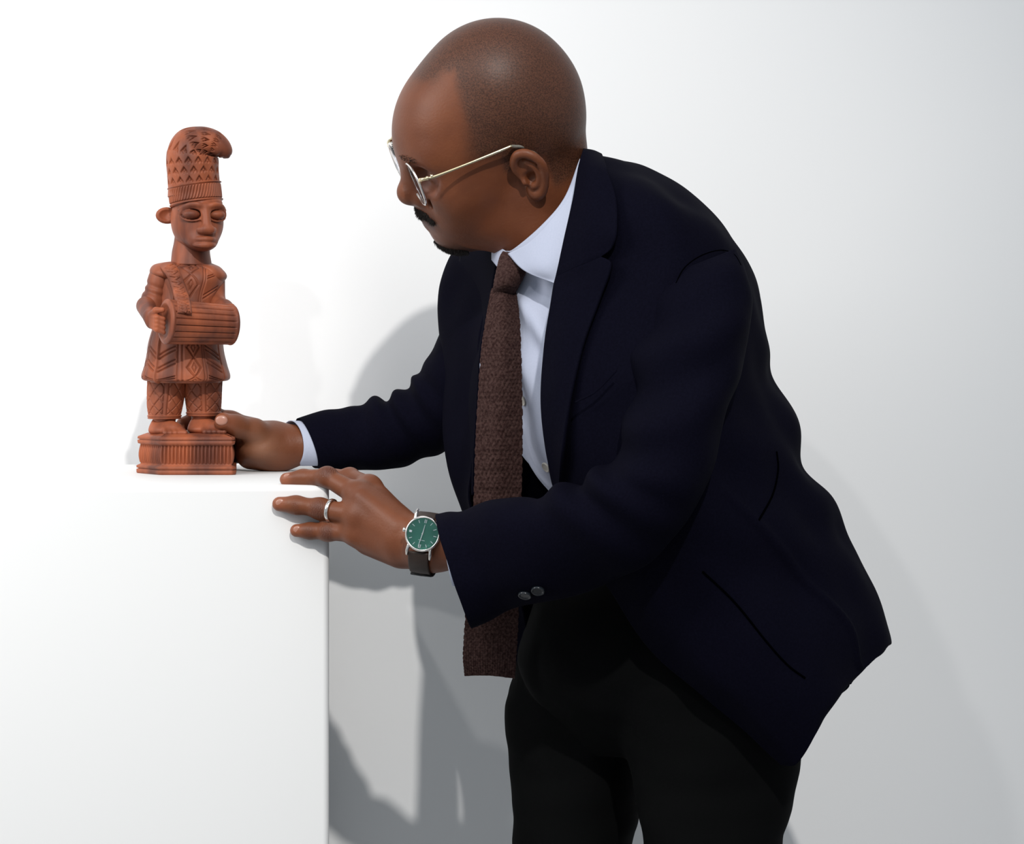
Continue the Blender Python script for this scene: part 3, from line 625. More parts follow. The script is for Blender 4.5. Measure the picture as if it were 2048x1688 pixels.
for c_ in (lap, clr, lapF, welt, sN, sF): c_.parent = jack

# ---- moustache and goatee: short strands standing on the skin
def strands(name, cen, n, rad, length, seed, dirl, r=.00022):
    rr = np.random.RandomState(seed); tree_V = V_body; Qb = Q_body
    pts = []; 
    m = np.zeros(len(Qb), bool)
    for c in cen: m |= (((Qb-np.array(c[0]))/np.array(c[1]))**2).sum(1) < 1
    idx = np.nonzero(m)[0]; sel = rr.choice(idx, n); VV, FF_ = [], []
    g = np.array([[math.cos(a), math.sin(a)] for a in (0, 2.09, 4.19)])
    nrm = N_body[sel]; d = HM@np.array(dirl); P0 = tree_V[sel]+rr.normal(size=(n, 3))*.0004
    for i in range(n):
        dd = nrm[i]*.55+d*.8+rr.normal(size=3)*.25; dd /= np.linalg.norm(dd); L = length*rr.uniform(.6, 1.2)
        a = np.cross(dd, [0, 0, 1.]); a /= np.linalg.norm(a)+1e-9; b_ = np.cross(dd, a); o_ = len(VV)
        for x, y in g: VV.append(P0[i]-nrm[i]*.0005+r*(a*x+b_*y))
        mid = P0[i]+dd*L*.55
        for x, y in g: VV.append(mid+r*.8*(a*x+b_*y))
        VV.append(P0[i]+dd*L-nrm[i]*L*.25)
        for k in range(3):
            k2 = (k+1) % 3; FF_.append((o_+k, o_+k2, o_+3+k2, o_+3+k)); FF_.append((o_+3+k, o_+3+k2, o_+6, o_+6))
    FF_ = [f if f[2] != f[3] else f[:3] for f in FF_]
    o = mesh_obj(name, VV, FF_, M_hair); tag(o, kind='stuff'); return o
V_body = V; Q_body = Q; N_body = np.zeros((len(V), 3))
nn_ = [0]*(3*len(V)); ob.data.vertices.foreach_get('normal', nn_); N_body = np.array(nn_).reshape(-1, 3)
parts.append(strands('moustache', [((.093, .004, -.0265), (.016, .020, .0062)), ((.083, .022, -.031), (.014, .012, .007)), ((.083, -.022, -.031), (.014, .012, .007))], 950, 0, .0044, 1, (.2, 0, -1)))
parts.append(strands('goatee', [((.066, 0, -.070), (.030, .030, .014)), ((.080, 0, -.049), (.008, .006, .004))], 3200, 0, .0050, 2, (.1, 0, -1)))
parts.append(strands('eyebrow', [((.082, .026, .0400), (.030, .016, .0040))], 110, 0, .0030, 4, (-.2, .9, -.2)))
parts.append(strands('eyebrow', [((.082, -.026, .0400), (.030, .016, .0040))], 110, 0, .0030, 5, (-.2, -.9, -.2)))
adopt(person, parts)
# ------------------------------------------------------------------ nails
for nm, c0, rr in (('T', (-.0010, -.0086, .0015), (.0068, .0022, .0056)), ('r', (.0015, -.0058, .0012), (.0050, .0016, .0044)), ('l', (.0015, -.0052, .0012), (.0045, .0016, .0040)), ('m', (.0020, -.0048, .0030), (.0048, .0018, .0036))):
    c = FG[nm][-1]+np.array(c0); V_, F_ = sdf_mesh([ell(c, rr)], .0007); o = mesh_obj('fingernail', V_, F_, M_nail); o.parent = ob; o.matrix_parent_inverse = person.matrix_world.inverted()@person.matrix_world

# ------------------------------------------------------------------ glasses
gl = empty('glasses', tuple(HF.w((.097, 0, .02))), 'metal-rimmed glasses with pale gold temple worn on the nose of the leaning person', 'glasses')
gp = []
def hw(p): return HF.w(p)
for s in (1, -1):
    t = np.linspace(0, 2*math.pi, 72, endpoint=False); ct, sn_ = np.cos(t), np.sin(t)
    e = .82; yy = np.sign(ct)*abs(ct)**e*.0238; zz = np.sign(sn_)*abs(sn_)**e*.0205
    zz = zz*(1+.06*np.sign(zz))
    rim = np.array([hw((.0975-.10*z_*0-abs(y_)*.0, .0335*s+y_, .014+z_)) for y_, z_ in zip(yy, zz)])
    rr = tube('rim', rim, .0013, M_silver, nu=10, closed=True, upv=tuple(HM[:, 0])); gp.append(rr)
    n = len(rim); cen = rim.mean(0); d = HM[:, 0]*.0007
    LV = list(rim+d)+list(rim-d)+[cen+d*2.6, cen+d*1.2]
    LF = [(i, (i+1) % n, 2*n) for i in range(n)]+[((i+1) % n+n, i+n, 2*n+1) for i in range(n)]+[(i+n, (i+1) % n+n, (i+1) % n, i) for i in range(n)]
    le = mesh_obj('lens', LV, LF, M_glass); gp.append(le)
    fs = 1 if s > 0 else .82; arm = [hw(q) for q in ((.0970, .0605*s, .026), (.097, .0640*s*fs, .0300), (.095, .0700*s*fs, .0318), (.084, .0740*s*fs, .0314), (.055, .0775*s, .0316), (.028, .0790*s, .0316), (.004, .0790*s, .0312))]
    tm = tube('temple', arm, [.0016, .0018, .0018, .0015, .0013, .0014, .0015], M_gold, nu=12, n=70, upv=tuple(HM[:, 1])); gp.append(tm)
    tip = [hw(q) for q in ((.005, .0790*s, .0313), (.000, .0735*s, .0270), (-.010, .0690*s, .020), (-.018, .0690*s, .008), (-.022, .0680*s, -.004))]
    tt = tube('temple_tip', tip, [.0016, .0017, .0018, .0020, .0016], M_clear, nu=10, n=40, upv=tuple(HM[:, 1])); tt.parent = tm
    for k_ in (.0905, .086): 
        h_ = tube('hinge', [hw((k_-.0012, .0728*s*fs, .0323)), hw((k_+.0012, .0726*s*fs, .0322))], .0021, M_gold, nu=12); h_.parent = tm
    pad = tube('nose_pad', [hw((.091, .012*s, .012)), hw((.0895, .0125*s, .006)), hw((.088, .014*s, .001))], [.0018, .0028, .0018], M_clear, nu=10, n=12, upv=tuple(HM[:, 0])); gp.append(pad)
gp.append(tube('bridge', [hw(q) for q in ((.0975, .0105, .020), (.099, .006, .0245), (.0995, 0, .0258), (.099, -.006, .0245), (.0975, -.0105, .020))], .0015, M_silver, nu=10, n=24, upv=tuple(HM[:, 0])))
adopt(gl, gp)

# ------------------------------------------------------------------ wedding band
def ringmesh(name, c, axis, r, wid, th, m, nu=64, ex=1.0):
    axis = np.array(axis, float); axis /= np.linalg.norm(axis); a = np.cross(axis, [0, 1., 0]); a /= np.linalg.norm(a); b = np.cross(axis, a)
    t = np.linspace(0, 2*math.pi, nu, endpoint=False); prof = [(-.5, 0), (-.42, .7), (-.2, 1), (.2, 1), (.42, .7), (.5, 0), (.42, -.4), (-.42, -.4)]
    S = np.array([[c+axis*w_*wid+(r+h*th)*(a*np.cos(x)*ex+b*np.sin(x)) for w_, h in prof] for x in t])
    n, k = S.shape[:2]; I = np.arange(n*k).reshape(n, k); J = np.roll(I, -1, 0); K = np.roll(I, -1, 1); L = np.roll(J, -1, 1)
    return mesh_obj(name, S.reshape(-1, 3), np.stack([I, K, L, J], -1).reshape(-1, 4), m)
fa, fb = FG['r'][0], FG['r'][1]; tt_ = .71
rg = ringmesh('wedding_ring', fa+(fb-fa)*tt_+np.array([0, 0, .0003]), fb-fa, .0105, .0043, .0011, M_silver)
tag(rg, 'plain polished silver ring on a finger of the hand that grips the pedestal', 'ring')

# ------------------------------------------------------------------ wristwatch
wc = P(846, 1068, 2.1005); wn = np.array([-.14, -.97, .20]); wn /= np.linalg.norm(wn)
six = np.array([.045, 0, 1.]); six -= wn*(six@wn); six /= np.linalg.norm(six)
right = np.cross(six, wn)*-1; right /= np.linalg.norm(right)          # picture right (the nine on this upturned dial)
if right[0] < 0: right = -right
six = six*math.cos(.17)+right*math.sin(.17); six /= np.linalg.norm(six); right = right-six*(right@six); right /= np.linalg.norm(right)
M_dial = mat('green_dial', (.03, .16, .10), .28, spec=.6, coat=.6); M_index = mat('index_metal', (.80, .82, .76), .3, metal=.6); M_date = mat('date_window', (.75, .75, .72), .5)
# sunburst brushing of the dial
nt = M_dial.node_tree; bs = nt.nodes['Principled BSDF']; bs.inputs['Metallic'].default_value = .55; bs.inputs['Anisotropic'].default_value = .85; bs.inputs['Roughness'].default_value = .38
tg = nt.nodes.new('ShaderNodeTangent'); tg.direction_type = 'RADIAL'; tg.axis = 'Z'; nt.links.new(tg.outputs[0], bs.inputs['Tangent'])
def wp(r_, a_, h): return wc+right*r_*math.cos(a_)+six*r_*math.sin(a_)+wn*h      # a_=0 picture right, 90 deg up
def lathe(name, prof, m, nu=72):
    S = np.array([[wp(r_, a_, h) for a_ in np.linspace(0, 2*math.pi, nu, endpoint=False)] for r_, h in prof]); V_, F_ = ring_loft(S)
    o = mesh_obj(name, V_, [f[::-1] for f in F_], m); return o
WR = .0172
wt = empty('wristwatch', tuple(wc), 'round steel wristwatch with green dial on a dark leather strap', 'watch'); wpz = []
case = lathe('case', [(.012, -.0045), (WR*.90, -.0045), (WR, -.0030), (WR*1.01, 0), (WR*.99, .0018), (WR*.955, .0028), (WR*.90, .0030), (WR*.875, .0024), (WR*.87, .0012), (.002, .0011)], M_silver); wpz.append(case)
# dial in its own local frame so that the brushing runs round its centre
def localdisc(name, r, h, m):
    V_ = [(0, 0, 0)]+[(r*math.cos(a_), r*math.sin(a_), 0) for a_ in np.linspace(0, 2*math.pi, 72, endpoint=False)]+[(r*math.cos(a_), r*math.sin(a_), -.0004) for a_ in np.linspace(0, 2*math.pi, 72, endpoint=False)]
    F_ = [(0, 1+i, 1+(i+1) % 72) for i in range(72)]+[(1+i, 73+i, 73+(i+1) % 72, 1+(i+1) % 72) for i in range(72)]
    o = mesh_obj(name, V_, F_, m, smooth=False); from mathutils import Matrix
    zz_ = np.cross(right, six)*1.0; sgn = 1 if zz_@wn > 0 else -1
    X = right*sgn; p_ = wc+wn*h
    o.matrix_world = Matrix([[X[i], six[i], wn[i], p_[i]] for i in range(3)]+[[0, 0, 0, 1]]); return o
wpz.append(localdisc('dial', WR*.868, .0016, M_dial))
gls = lathe('crystal', [(.0005, .0034), (WR*.5, .0033), (WR*.80, .0030), (WR*.87, .0027), (WR*.87, .0025), (WR*.5, .0027), (.0005, .0028)], M_glass); wpz.append(gls)
def bar(name, r0, r1, a_, w_, m, h=.0018, w2=None, off=0):
    a0 = wp(r0, a_, h); a1 = wp(r1, a_, h); d = a1-a0; d /= np.linalg.norm(d); s_ = np.cross(wn, d); w2 = w_ if w2 is None else w2; t_ = wn*.00025; a0 = a0+s_*off; a1 = a1+s_*off
    V_ = [a0-s_*w_/2, a0+s_*w_/2, a1+s_*w2/2, a1-s_*w2/2]; V_ = [v_-t_ for v_ in V_]+[v_+t_ for v_ in V_]
    return mesh_obj(name, V_, [(3, 2, 1, 0), (4, 5, 6, 7), (0, 1, 5, 4), (1, 2, 6, 5), (2, 3, 7, 6), (3, 0, 4, 7)], m, smooth=False)
for i in range(12):
    a_ = i*math.pi/6
    if i == 6: o = bar('date_window', WR*.62, WR*.76, a_, .0019, M_date)
    elif i in (3, 9):
        bar_ = bar('hour_mark', WR*.60, WR*.80, a_, .0006, M_index, off=.0007); wpz.append(bar_); o = bar('hour_mark', WR*.60, WR*.80, a_, .0006, M_index, off=-.0007)
    else: o = bar('hour_mark', WR*.62, WR*.79, a_, .00055, M_index)
    wpz.append(o)
wpz.append(bar('hour_hand', -WR*.06, WR*.52, math.pi/2-.03, .0010, M_index, h=.0022, w2=.0003))
wpz.append(bar('minute_hand', -WR*.08, WR*.74, -math.pi/2-.10, .0009, M_index, h=.0024, w2=.0003))
wpz.append(bar('dial_lettering', -.0026, .0036, 0, .00035, M_index, h=.0018, off=-WR*.36))
hub = lathe('hand_hub', [(.0001, .0024), (.0008, .0024), (.0008, .0028), (.0001, .0029)], M_index, 16); wpz.append(hub)
cr = tube('crown', [wc-right*(WR*.98)+wn*-.0004, wc-right*(WR*1.02)+wn*-.0004, wc-right*(WR*1.03)+wn*-.0004, wc-right*(WR*1.14)+wn*-.0004, wc-right*(WR*1.16)+wn*-.0004], [.0009, .0009, .0021, .0021, .0015], M_silver, nu=20, upv=tuple(wn)); wpz.append(cr)
for sx_ in (1, -1):
    for sz_ in (1, -1):
        q = [wc+right*sx_*WR*.62+six*sz_*WR*.72-wn*.0005, wc+right*sx_*WR*.66+six*sz_*WR*1.05-wn*.0012, wc+right*sx_*WR*.66+six*sz_*WR*1.28-wn*.0045]
        wpz.append(tube('lug', q, [.0020, .0016, .0011], M_silver, nu=12, n=14, upv=tuple(wn)))
# strap round the wrist
sc_c = P(851, 1086, 2.1285); ax_ = right-np.array([0, 0, right[2]*.5]); ax_ /= np.linalg.norm(ax_)
def strapring(name, a0, a1, rz, ry, wid, th, m, n=60, xo=0):
    t = np.linspace(a0, a1, n); Bz = np.array([0, 0, 1.])-ax_*ax_[2]; Bz /= np.linalg.norm(Bz); By = np.cross(Bz, ax_)
    if By[1] > 0: By = -By                                            # By points to the camera side
    prof = [(-.5, -.5), (-.5, .35), (-.44, .5), (0, .62), (.44, .5), (.5, .35), (.5, -.5)]
    S = np.array([[sc_c+ax_*(w_*wid+xo)+(rz+h*th)*Bz*math.sin(x)+(ry+h*th)*By*math.cos(x) for w_, h in prof] for x in t]); V_, F_ = ring_loft(S); return mesh_obj(name, V_, [f[::-1] for f in F_], m)
wpz.append(strapring('strap', -2*math.pi+.60, -.22, .0285, .0288, .0195, .0022, M_strap, 110))
k1 = strapring('strap_keeper', -2.05, -1.42, .0305, .0306, .0212, .0022, M_buckle, 24); wpz.append(k1)
adopt(wt, wpz)
# ------------------------------------------------------------------ carved wooden drummer
SY = 2.425
statue = empty('wooden_statue', tuple(P(375, 948, SY)), 'carved red-brown wooden figure in tall hooked hat playing a barrel drum on a fluted base', 'statue')
sp = []
def spo(o, par=None):
    if par is None: sp.append(o)
    else: o.parent = par
    return o
def tri(x): return np.abs((x % 1)-.5)*2            # 0..1..0
def groove(x, w_): return np.exp(-(x/w_)**2)
def sloft(name, st, nv, nu, disp=None, parent=None, cap0=True, cap1=True, sup=2.0, m=None):
    return spo(loft(name, [(a, b, c, d, SY+y, h) for a, b, c, d, y, h in st], nv, nu, m or M_wood, disp=disp, cap0=cap0, cap1=cap1, sup=sup), parent)
# lofts run round u: 0 = edge B (picture right), pi/2 = back, pi = edge A (left), 3pi/2 = front (towards the camera)
PXM = SY/FPX                    # metres per photo pixel at the statue
# --- base: elongated block with cut corners, mouldings top and bottom, hanging flutes between
def base():
    # plan outline in picture columns and depth (m from the statue plane); moulded profile up the side
    C = np.array([(474, -.046), (337, -.046), (284, -.010), (284, .032), (322, .060), (448, .060), (458, .03), (469, -.02)])
    pts = []
    for i in range(len(C)):
        a, b = C[i], C[(i+1) % len(C)]; L = np.hypot((b[0]-a[0])*PXM, b[1]-a[1]); n = max(int(L/.0006), 4)
        for k in range(n): pts.append(a+(b-a)*k/n)
    pts = np.array(pts); X = (pts[:, 0]-1024)*PXM; Yp = SY+pts[:, 1]
    for _ in range(3): X = (np.roll(X, 1)+X*2+np.roll(X, -1))/4; Yp = (np.roll(Yp, 1)+Yp*2+np.roll(Yp, -1))/4
    cx, cy = X.mean(), Yp.mean(); d = np.hypot(np.diff(np.append(X, X[0])), np.diff(np.append(Yp, Yp[0]))); s_ = np.cumsum(d)
    nx = np.gradient(Yp); ny = -np.gradient(X); l = np.hypot(nx, ny); nx /= l; ny /= l
    if ((X-cx)*nx+(Yp-cy)*ny).sum() < 0: nx, ny = -nx, -ny
    z0 = PTOP; H = .0475
    prof = [(0, -.004), (.0, .0035), (.0012, .0045), (.0048, .0045), (.0058, .0020), (.0066, .0045), (.0090, .0045), (.0108, .0005), (.012, 0)]+[(.012+.0215*i/26, None) for i in range(1, 26)]+[(.0340, .0003), (.0350, .0030), (.0385, .0036), (.0395, .0010), (.0405, .0035), (.0430, .0030), (.0455, -.0035)]
    S = []
    for z, o_ in prof:
        if o_ is None:
            t = (z-.012)/.0215; fl = tri(s_/.0040); lobe = .0024*fl-.0016+.0030*math.sin(math.pi*min(t*1.0+.05, 1))*.6
            lobe = lobe-.0026*(1-np.clip((fl-.15)*5, 0, 1))*math.sin(math.pi*t)
            off = lobe
        else: off = np.full(len(X), o_)
        S.append(np.stack([X+nx*off, Yp+ny*off, np.full(len(X), z0+z*.93)], 1))
    for k_, dz in ((.93, .0012), (.6, .0012), (.1, .0012)):
        m_ = S[-1].mean(0) if k_ == .93 else m_; q_ = S[-1] if k_ == .93 else q_; r_ = m_+(q_-m_)*k_; r_[:, 2] = q_[:, 2]+dz; S.append(r_)
    V_, F_ = ring_loft(np.array(S)); return mesh_obj('base', V_, F_, M_wood)
bs_ = spo(base())
def deep(f): return lambda u, v, S: np.where(f(u, v, S) < 0, 1.7, 1.0)*f(u, v, S)
# --- legs in patterned trousers, bare ankles and feet
def legpat(u, v, S):
    d = 0*u; uu = (u/(2*math.pi))*9; zz_ = v*6.0; inband = sm(v, .03, .06)*sm(v, .49, .46)
    lat = np.minimum(np.abs(tri(uu)-tri(zz_)), 1); d = d-.0009*groove(lat, .10)*inband*(tri(uu*.5) > .22)
    d = d-.0010*groove(tri(uu*.5)-.18, .05)*inband
    d = d+.0012*sm(v, .475, .49)*sm(v, .57, .55)-.0009*groove(v-.515, .006)
    d = d-.0020*sm(v, .56, .58)
    return d
sloft('leg', [(295, 745, 375, 745, -.006, .022), (294, 780, 371, 780, -.007, .021), (294, 810, 366, 810, -.008, .020), (297, 832, 361, 832, -.008, .019), (300, 845, 357, 845, -.008, .018), (296, 862, 364, 862, -.008, .020), (290, 874, 372, 874, -.010, .023)], 220, 220, deep(legpat))
sloft('leg', [(368, 745, 446, 745, .000, .022), (368, 780, 444, 780, .000, .021), (371, 805, 443, 805, .000, .020), (374, 826, 441, 826, .000, .019), (377, 840, 437, 840, .000, .018), (372, 858, 440, 858, .000, .020), (368, 870, 446, 870, -.002, .023)], 220, 220, deep(legpat))
def foot(x, y, tx, ty, yo):
    a = P(x, y, SY+yo); b = P(tx, ty, SY+yo-.014)
    pr_ = [cone(a, b, .0105, .0062, k=.01), ell((a+b)/2-np.array([0, 0, .004]), (.020, .015, .006), k=.01)]
    for i in range(5):
        o_ = np.array([-.010+.0052*i, -.004-.0012*abs(i-3), -.003]); pr_.append(cone(b+o_*.8, b+o_+np.array([.003, -.006, -.0015]), .0038, .0028, k=.002))
    V_, F_ = sdf_mesh(pr_, .0009); spo(mesh_obj('foot', V_, F_, M_wood))
foot(322, 850, 348, 857, -.010); foot(400, 848, 426, 855, -.004)
# --- tunic: flared skirt, chest, carved bands
def lineset(a, x0, x1, v0, v1, v, w_=.004, sl=0):
    return groove((v-v0)-(a-x0)*sl, w_)*((a > x0) & (a < x1))
def skirt(u, v, S):
    a = (u/(2*math.pi)*24) % 24; d = 0*u                # 24 sectors; front = 18
    below = sm(v, .0, .05)*sm(v, .93, .90)
    for c in (17.95, 18.2, 20.1, 20.35, 16.0, 14.2, 22.6, 12.2): d = d-.0010*groove(a-c, .07)*below
    seg = (a-17)/2.2                                    # centre panel: interlaced lozenges
    inp = ((a > 18.3) & (a < 20.0)); lz = np.abs(np.abs((a-19.15)/.62)-tri(v*3.6+.1)); d = d-.0013*groove(lz, .13)*inp*below
    dd = np.abs(np.abs((a-19.15)/.34)+np.abs(((v*3.6+.6) % 1)-.5)*2.4-.55); d = d-.0010*groove(dd, .14)*inp*below
    for c0, c1, sg_ in ((16.2, 17.8, 1), (20.5, 22.4, -1), (14.4, 15.8, -1), (12.6, 14.0, 1)):
        m_ = (a > c0) & (a < c1)
        for k in (.30, .355, .48, .535, .72, .775): d = d-.0011*groove((v-k)-sg_*(-(a-(c0+c1)/2))*.075, .012)*m_*below
    d = d+.0016*sm(v, .92, .94)-.0008*groove(v-.93, .008)
    d = d+.0018*np.exp(-((a-16.0)/.13)**2)*below*2
    return d
sloft('robe', [(312, 640, 438, 640, 0, .040), (300, 680, 444, 680, 0, .045), (296, 705, 447, 705, 0, .047), (291, 730, 453, 730, 0, .049), (285, 751, 459, 752, 0, .051), (290, 760, 454, 761, 0, .050), (310, 762, 435, 763, 0, .04)], 260, 420, deep(skirt), sup=2.4)
def chest(u, v, S):
    a = (u/(2*math.pi)*24) % 24; b_ = sm(v, .10, .16); d = 0*u
    for c in (17.2, 19.9, 20.2): d = d-.0009*groove(a-c, .07)*b_
    inp = (a > 17.3) & (a < 19.8)
    lz = np.abs(np.abs((a-18.55)/.85)-tri(v*3.1+.25)); d = d-.0010*groove(lz, .12)*inp*b_
    dd = np.abs(np.abs((a-18.55)/.4)+np.abs(((v*3.1+.75) % 1)-.5)*3-.55); d = d-.0009*groove(dd, .14)*inp*b_
    for k in (.2, .24, .42, .46, .66, .70): d = d-.0009*groove((v-k)+(a-20.8)*.05, .010)*((a > 20.4) & (a < 22.5))*b_
    return d
sloft('chest', [(350, 522, 425, 527, .006, .016), (322, 530, 440, 534, .004, .026), (308, 540, 448, 545, .002, .034), (312, 560, 448, 562, 0, .037), (314, 590, 438, 590, 0, .038), (312, 620, 436, 620, 0, .040), (312, 660, 438, 660, 0, .040)], 200, 380, deep(chest), sup=2.3)
# sleeve caps of the tunic
def capd(u, v, S): return -.0009*groove((v-.35), .03)-.0009*groove(v-.43, .03)-.0009*groove(v-.68, .03)-.0009*groove(v-.76, .03)
la = sloft('arm', [(306, 538, 350, 530, -.010, .010), (300, 545, 352, 552, -.014, .018), (293, 565, 342, 580, -.016, .018), (284, 590, 332, 606, -.020, .017), (281, 606, 326, 626, -.026, .0155), (283, 620, 318, 634, -.040, .0125), (287, 630, 312, 642, -.052, .010)], 120, 120, deep(capd))
V_, F_ = sdf_mesh([cone(P(292, 612, SY-.034), P(300, 632, SY-.066), .0105, .0080, k=.006), ell(P(303, 640, SY-.072), (.0070, .0060, .0095), k=.005)]+
    sum([chain([P(304, 634+6*i, SY-.078), P(314, 635+8*i, SY-.086), P(327, 638+9*i, SY-.0845)], [.0032, .0030, .0025], k=.0012) for i in range(4)], [])+
    chain([P(303, 630, SY-.076), P(312, 621, SY-.084), P(325, 620, SY-.0845)], [.0040, .0036, .0028], k=.0015), .0007)
spo(mesh_obj('hand', V_, F_, M_wood))
V_, F_ = sdf_mesh([cone(P(430, 560, SY+.004), P(430, 602, SY-.006), .011, .011, k=.008), cone(P(430, 612, SY-.010), P(448, 616, SY-.030), .0105, .010, k=.008), ell(P(454, 620, SY-.038), (.0085, .010, .007), k=.006)]+
    sum([chain([P(449+5*i, 613, SY-.044), P(452+5*i, 624+2*i, SY-.052)], [.0032, .0027], k=.001) for i in range(4)], []), .0008)
spo(mesh_obj('arm', V_, F_, M_wood))
sloft('shoulder_cape', [(322, 526, 345, 523, -.004, .008), (307, 531, 358, 527, -.008, .018), (300, 538, 364, 538, -.012, .022), (301, 546, 364, 552, -.014, .0225), (307, 552, 358, 562, -.014, .019), (318, 556, 346, 566, -.012, .010)], 60, 80, lambda u, v, S: .0004*np.sin(v*12))
sloft('shoulder_cape', [(405, 528, 425, 529, 0, .008), (396, 532, 438, 534, -.002, .018), (398, 540, 450, 543, -.002, .022), (404, 552, 453, 553, -.002, .021), (412, 566, 447, 564, -.002, .018), (420, 580, 442, 578, -.002, .010)], 60, 80, lambda u, v, S: .0004*np.sin(v*12))
# --- drum: barrel with lacing cords
def drum():
    A = P(329, 643, SY-.078); B = P(468, 650, SY-.040); ax = B-A; L = np.linalg.norm(ax); ax /= L; up = np.array([0, 0, 1.]); up -= ax*(up@ax); up /= np.linalg.norm(up); sd = np.cross(ax, up)
    nv, nu = 130, 300; th = np.linspace(0, 2*math.pi, nu, endpoint=False); S = []
    prof = [(-.0006, .84), (0, .86)]
    ts = np.linspace(0, 1, nv); fac = (tri(th/(2*math.pi)*20)); cord = -.0022*np.exp(-((fac)/.13)**2)+.0004*fac
    R0, R1 = .0235, .0208
    S.append(A[None]+ax*.0015+0*th[:, None]+.0001*(up*np.cos(th)[:, None])); S.append(A+ax*.0015+(R0*.72)*(up*np.cos(th)[:, None]+sd*np.sin(th)[:, None])); S.append(A-ax*.0004+(R0*.80)*(up*np.cos(th)[:, None]+sd*np.sin(th)[:, None]))
    for t in ts:
        r = R0*(1-t)+R1*t; lip = .0012*(np.exp(-((t-.02)/.03)**2)+np.exp(-((t-.965)/.035)**2)); edge = -.004*(np.exp(-t/.012)+np.exp(-(1-t)/.012)); inner = sm(t, .05, .08)*sm(t, .95, .90)
        S.append(A+ax*L*t+(r+lip+edge+cord*inner)[:, None]*(up*np.cos(th)[:, None]+sd*np.sin(th)[:, None]))
    S.append(B+(R1*.6)*(up*np.cos(th)[:, None]+sd*np.sin(th)[:, None]))
    V_, F_ = ring_loft(np.array(S)); return mesh_obj('drum', V_, F_, M_wood)
dr = spo(drum())
# --- strap with zigzag cuts, from the shoulder to the drum
def zig(u, v, S):
    z = np.abs((u-.5)-.22*(tri(v*13)-.5)*2); return .0010-.0013*np.exp(-(z/.09)**2)*sm(v, .04, .08)+.0007*(np.exp(-((u-.06)/.06)**2)+np.exp(-((u-.94)/.06)**2))
st_ = patch('drum_strap', [[(318, 530, SY-.030), (332, 526, SY-.028), (346, 524, SY-.022)], [(330, 545, SY-.046), (344, 541, SY-.046), (358, 538, SY-.042)], [(341, 570, SY-.051), (355, 568, SY-.052), (369, 566, SY-.049)],
                           [(349, 592, SY-.066), (363, 591, SY-.066), (377, 589, SY-.063)], [(353, 609, SY-.0865), (367, 608, SY-.0855), (381, 607, SY-.083)], [(355, 624, SY-.0955), (369, 624, SY-.0940), (383, 624, SY-.0925)]], 260, 50, .0030, M_wood, disp=zig); spo(st_)
# --- neck and head
sloft('neck', [(352, 455, 416, 462, .004, .018), (348, 485, 419, 488, .004, .021), (344, 505, 420, 508, .004, .023), (342, 530, 424, 532, .004, .026)], 30, 60)
a_ = math.radians(24); HS = Fr(P(397, 435, SY-.004), np.array([[math.cos(a_), 0, math.sin(a_)*1], [0, 1, 0], [0, 0, 1]]))
# local frame of the carved head: x = its right-to-left across, y = towards its back, z = up, turned 24 degrees
HS = Fr(P(394, 440, SY-.002), rotm('z', 24))
hp_ = [ell((0, .002, .002), (.0275, .0295, .034), fr=HS), ell((0, -.006, -.006), (.0245, .026, .027), fr=HS, k=.010), cone((-.004, -.018, -.020), (.004, -.018, -.020), .0115, .0115, fr=HS, k=.010)]
hp_ += [ell((0, -.012, .018), (.024, .018, .010), fr=HS, k=.008)]
for s in (1, -1):
    hp_ += [ell((.0135*s, -.0300, .0050), (.0105, .008, .0075), '-', .003, fr=HS), ell((.0140*s, -.0262, .0045), (.0098, .0082, .0054), fr=HS, k=.0010)]
    # heavy upper and lower lids
    th_ = np.linspace(0, math.pi, 7)
    up_ = [(s*(.014-.0112*math.cos(t)), -.0335+.011*((1-math.cos(t))/2)**2, .0045+.0072*math.sin(t)) for t in th_]; lo_ = [(s*(.014-.0112*math.cos(t)), -.0330+.011*((1-math.cos(t))/2)**2, .0035-.0062*math.sin(t)) for t in th_]
    hp_ += chain([tuple(q) for q in crom(np.array(up_), 20)], [.0013]*20, k=.0012, fr=HS)+chain([tuple(q) for q in crom(np.array(lo_), 20)], [.0009]*20, k=.0012, fr=HS)
    br = [(.002*s, -.0335, .0125), (.010*s, -.0335, .0150), (.019*s, -.0290, .0140), (.026*s, -.0190, .0090)]
    hp_ += chain([tuple(q) for q in crom(np.array(br), 14)], list(np.linspace(.0020, .0011, 14)), k=.003, fr=HS)
    hp_ += [cone((.0040*s, -.0400, -.0125), (.0075*s, -.0365, -.0125), .0045, .0038, fr=HS, k=.002)]
    hp_ += [cone((.002*s, -.0440, -.0175), (.008*s, -.0410, -.0178), .0012, .0012, '-', .001, fr=HS)]
hp_ += [cone((0, -.0320, .012), (0, -.0395, -.012), .0045, .0052, fr=HS, k=.003), ell((0, -.024, -.024), (.0150, .0130, .0105), fr=HS, k=.006)]
for z_, r_ in ((-.0225, .0028), (-.0290, .0031)):
    hp_ += chain([tuple(q) for q in crom(np.array([(-.0115, -.0300, z_*.99), (-.006, -.0360, z_), (0, -.0378, z_), (.006, -.0360, z_), (.0115, -.0300, z_*.99)]), 16)], list(r_*(.45+.55*np.sin(np.linspace(.0, math.pi, 16)))), k=.0015, fr=HS)
V_, F_ = sdf_mesh(hp_, .0008); hd = spo(mesh_obj('head', V_, F_, M_wood))
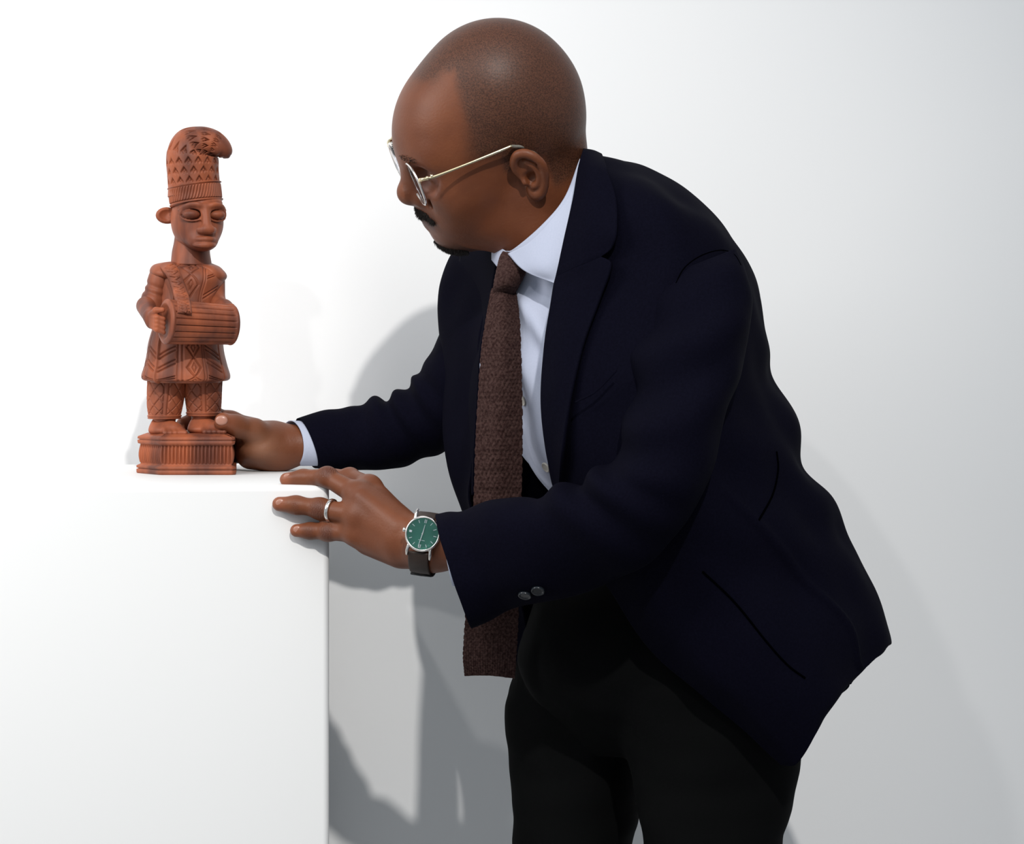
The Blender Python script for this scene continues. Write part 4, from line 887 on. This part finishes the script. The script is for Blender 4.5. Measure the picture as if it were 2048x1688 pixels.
# ears: big flat cups
for c_, d_, k_ in (((334, 431), -1, 1.0),):
    E_ = Fr(P(c_[0], c_[1], SY+.004), rotm('z', 20 if d_ < 0 else 24))
    V_, F_ = sdf_mesh([ell((0, 0, 0), (.0115*k_+.001, .0045, .0092), fr=E_), ell((-.001*k_, -.004, 0), (.0085*k_, .0036, .0062), '-', .0015, fr=E_), cone((.006, 0, -.002), (.013, .004, -.002), .005, .006, fr=E_, k=.003)], .0007); spo(mesh_obj('ear', V_, F_, M_wood))
# hat band with slanting cuts
def band(u, v, S):
    a = u/(2*math.pi); cut = -.0010*np.exp(-((tri(a*52+v*3.2))/.30)**2)*sm(v, .25, .30)*sm(v, .78, .74)
    return cut+.0014*sm(v, .80, .86)+.0012*sm(v, .20, .16)-.0010*groove(v-.22, .03)-.0010*groove(v-.79, .03)
sloft('hat_band', [(338, 378, 440, 363, 0, .030), (337, 382, 441, 366, 0, .0335), (338, 396, 443, 381, 0, .0335), (340, 409, 444, 394, 0, .0345), (344, 414, 443, 398, 0, .032)], 70, 420, deep(band))
# hat: tall cylinder whose top curls over to the right
def hat():
    cl = [(389, 392, 53), (388, 372, 51.5), (386, 345, 51.5), (385, 326, 52), (385, 310, 51), (390, 297, 47), (405, 289, 37), (423, 289, 31), (437, 295, 25.5), (447, 304, 19.5), (450, 313, 11.5), (450, 317, 3)]
    c = np.array([P(x, y, SY) for x, y, r in cl]); r = np.array([q[2] for q in cl])*PXM; n, nu = 300, 360
    c = crom(c, n); r = crom(r[:, None], n)[:, 0]; T = np.gradient(c, axis=0); T /= np.linalg.norm(T, axis=1, keepdims=True)
    Yv = np.array([0, 1., 0]); X = np.cross(T, Yv); X /= np.linalg.norm(X, axis=1, keepdims=True)
    arc = np.concatenate([[0], np.cumsum(np.linalg.norm(np.diff(c, axis=0), axis=1))]); th = np.linspace(0, 2*math.pi, nu, endpoint=False)
    A_, U_ = np.meshgrid(arc, th, indexing='ij'); p = U_/(2*math.pi)*16; q = A_/.0104
    # staggered rows of chevron cuts with a sunken lozenge beneath each
    row = np.floor(q); fp = (p+.5*(row % 2)) % 1-.5; fq = q-row-.5
    d = 0
    fade = sm(A_, .010, .014)*sm(A_, arc[-1]-.012, arc[-1]-.02)
    chev = np.abs(fq-.32+np.abs(fp)*1.55); d = d-.0019*np.exp(-(chev/.105)**2)*(np.abs(fp) < .36)*fade
    loz = np.clip(.34-np.abs(fp)*1.15-np.abs(fq+.02)*.8, 0, 1); d = d-.0013*np.clip(loz*8, 0, 1)*fade+.0010*np.clip(loz*6-1.0, 0, 1)*fade
    S = c[:, None]+(r[:, None]+d)[..., None]*(X[:, None]*np.cos(th)[None, :, None]+Yv[None, None]*np.sin(th)[None, :, None]*1.0)
    S[:, :, 1] = SY+(S[:, :, 1]-SY)*1.10
    V_, F_ = ring_loft(S); return mesh_obj('hat', V_, F_, M_wood)
spo(hat())
adopt(statue, sp)
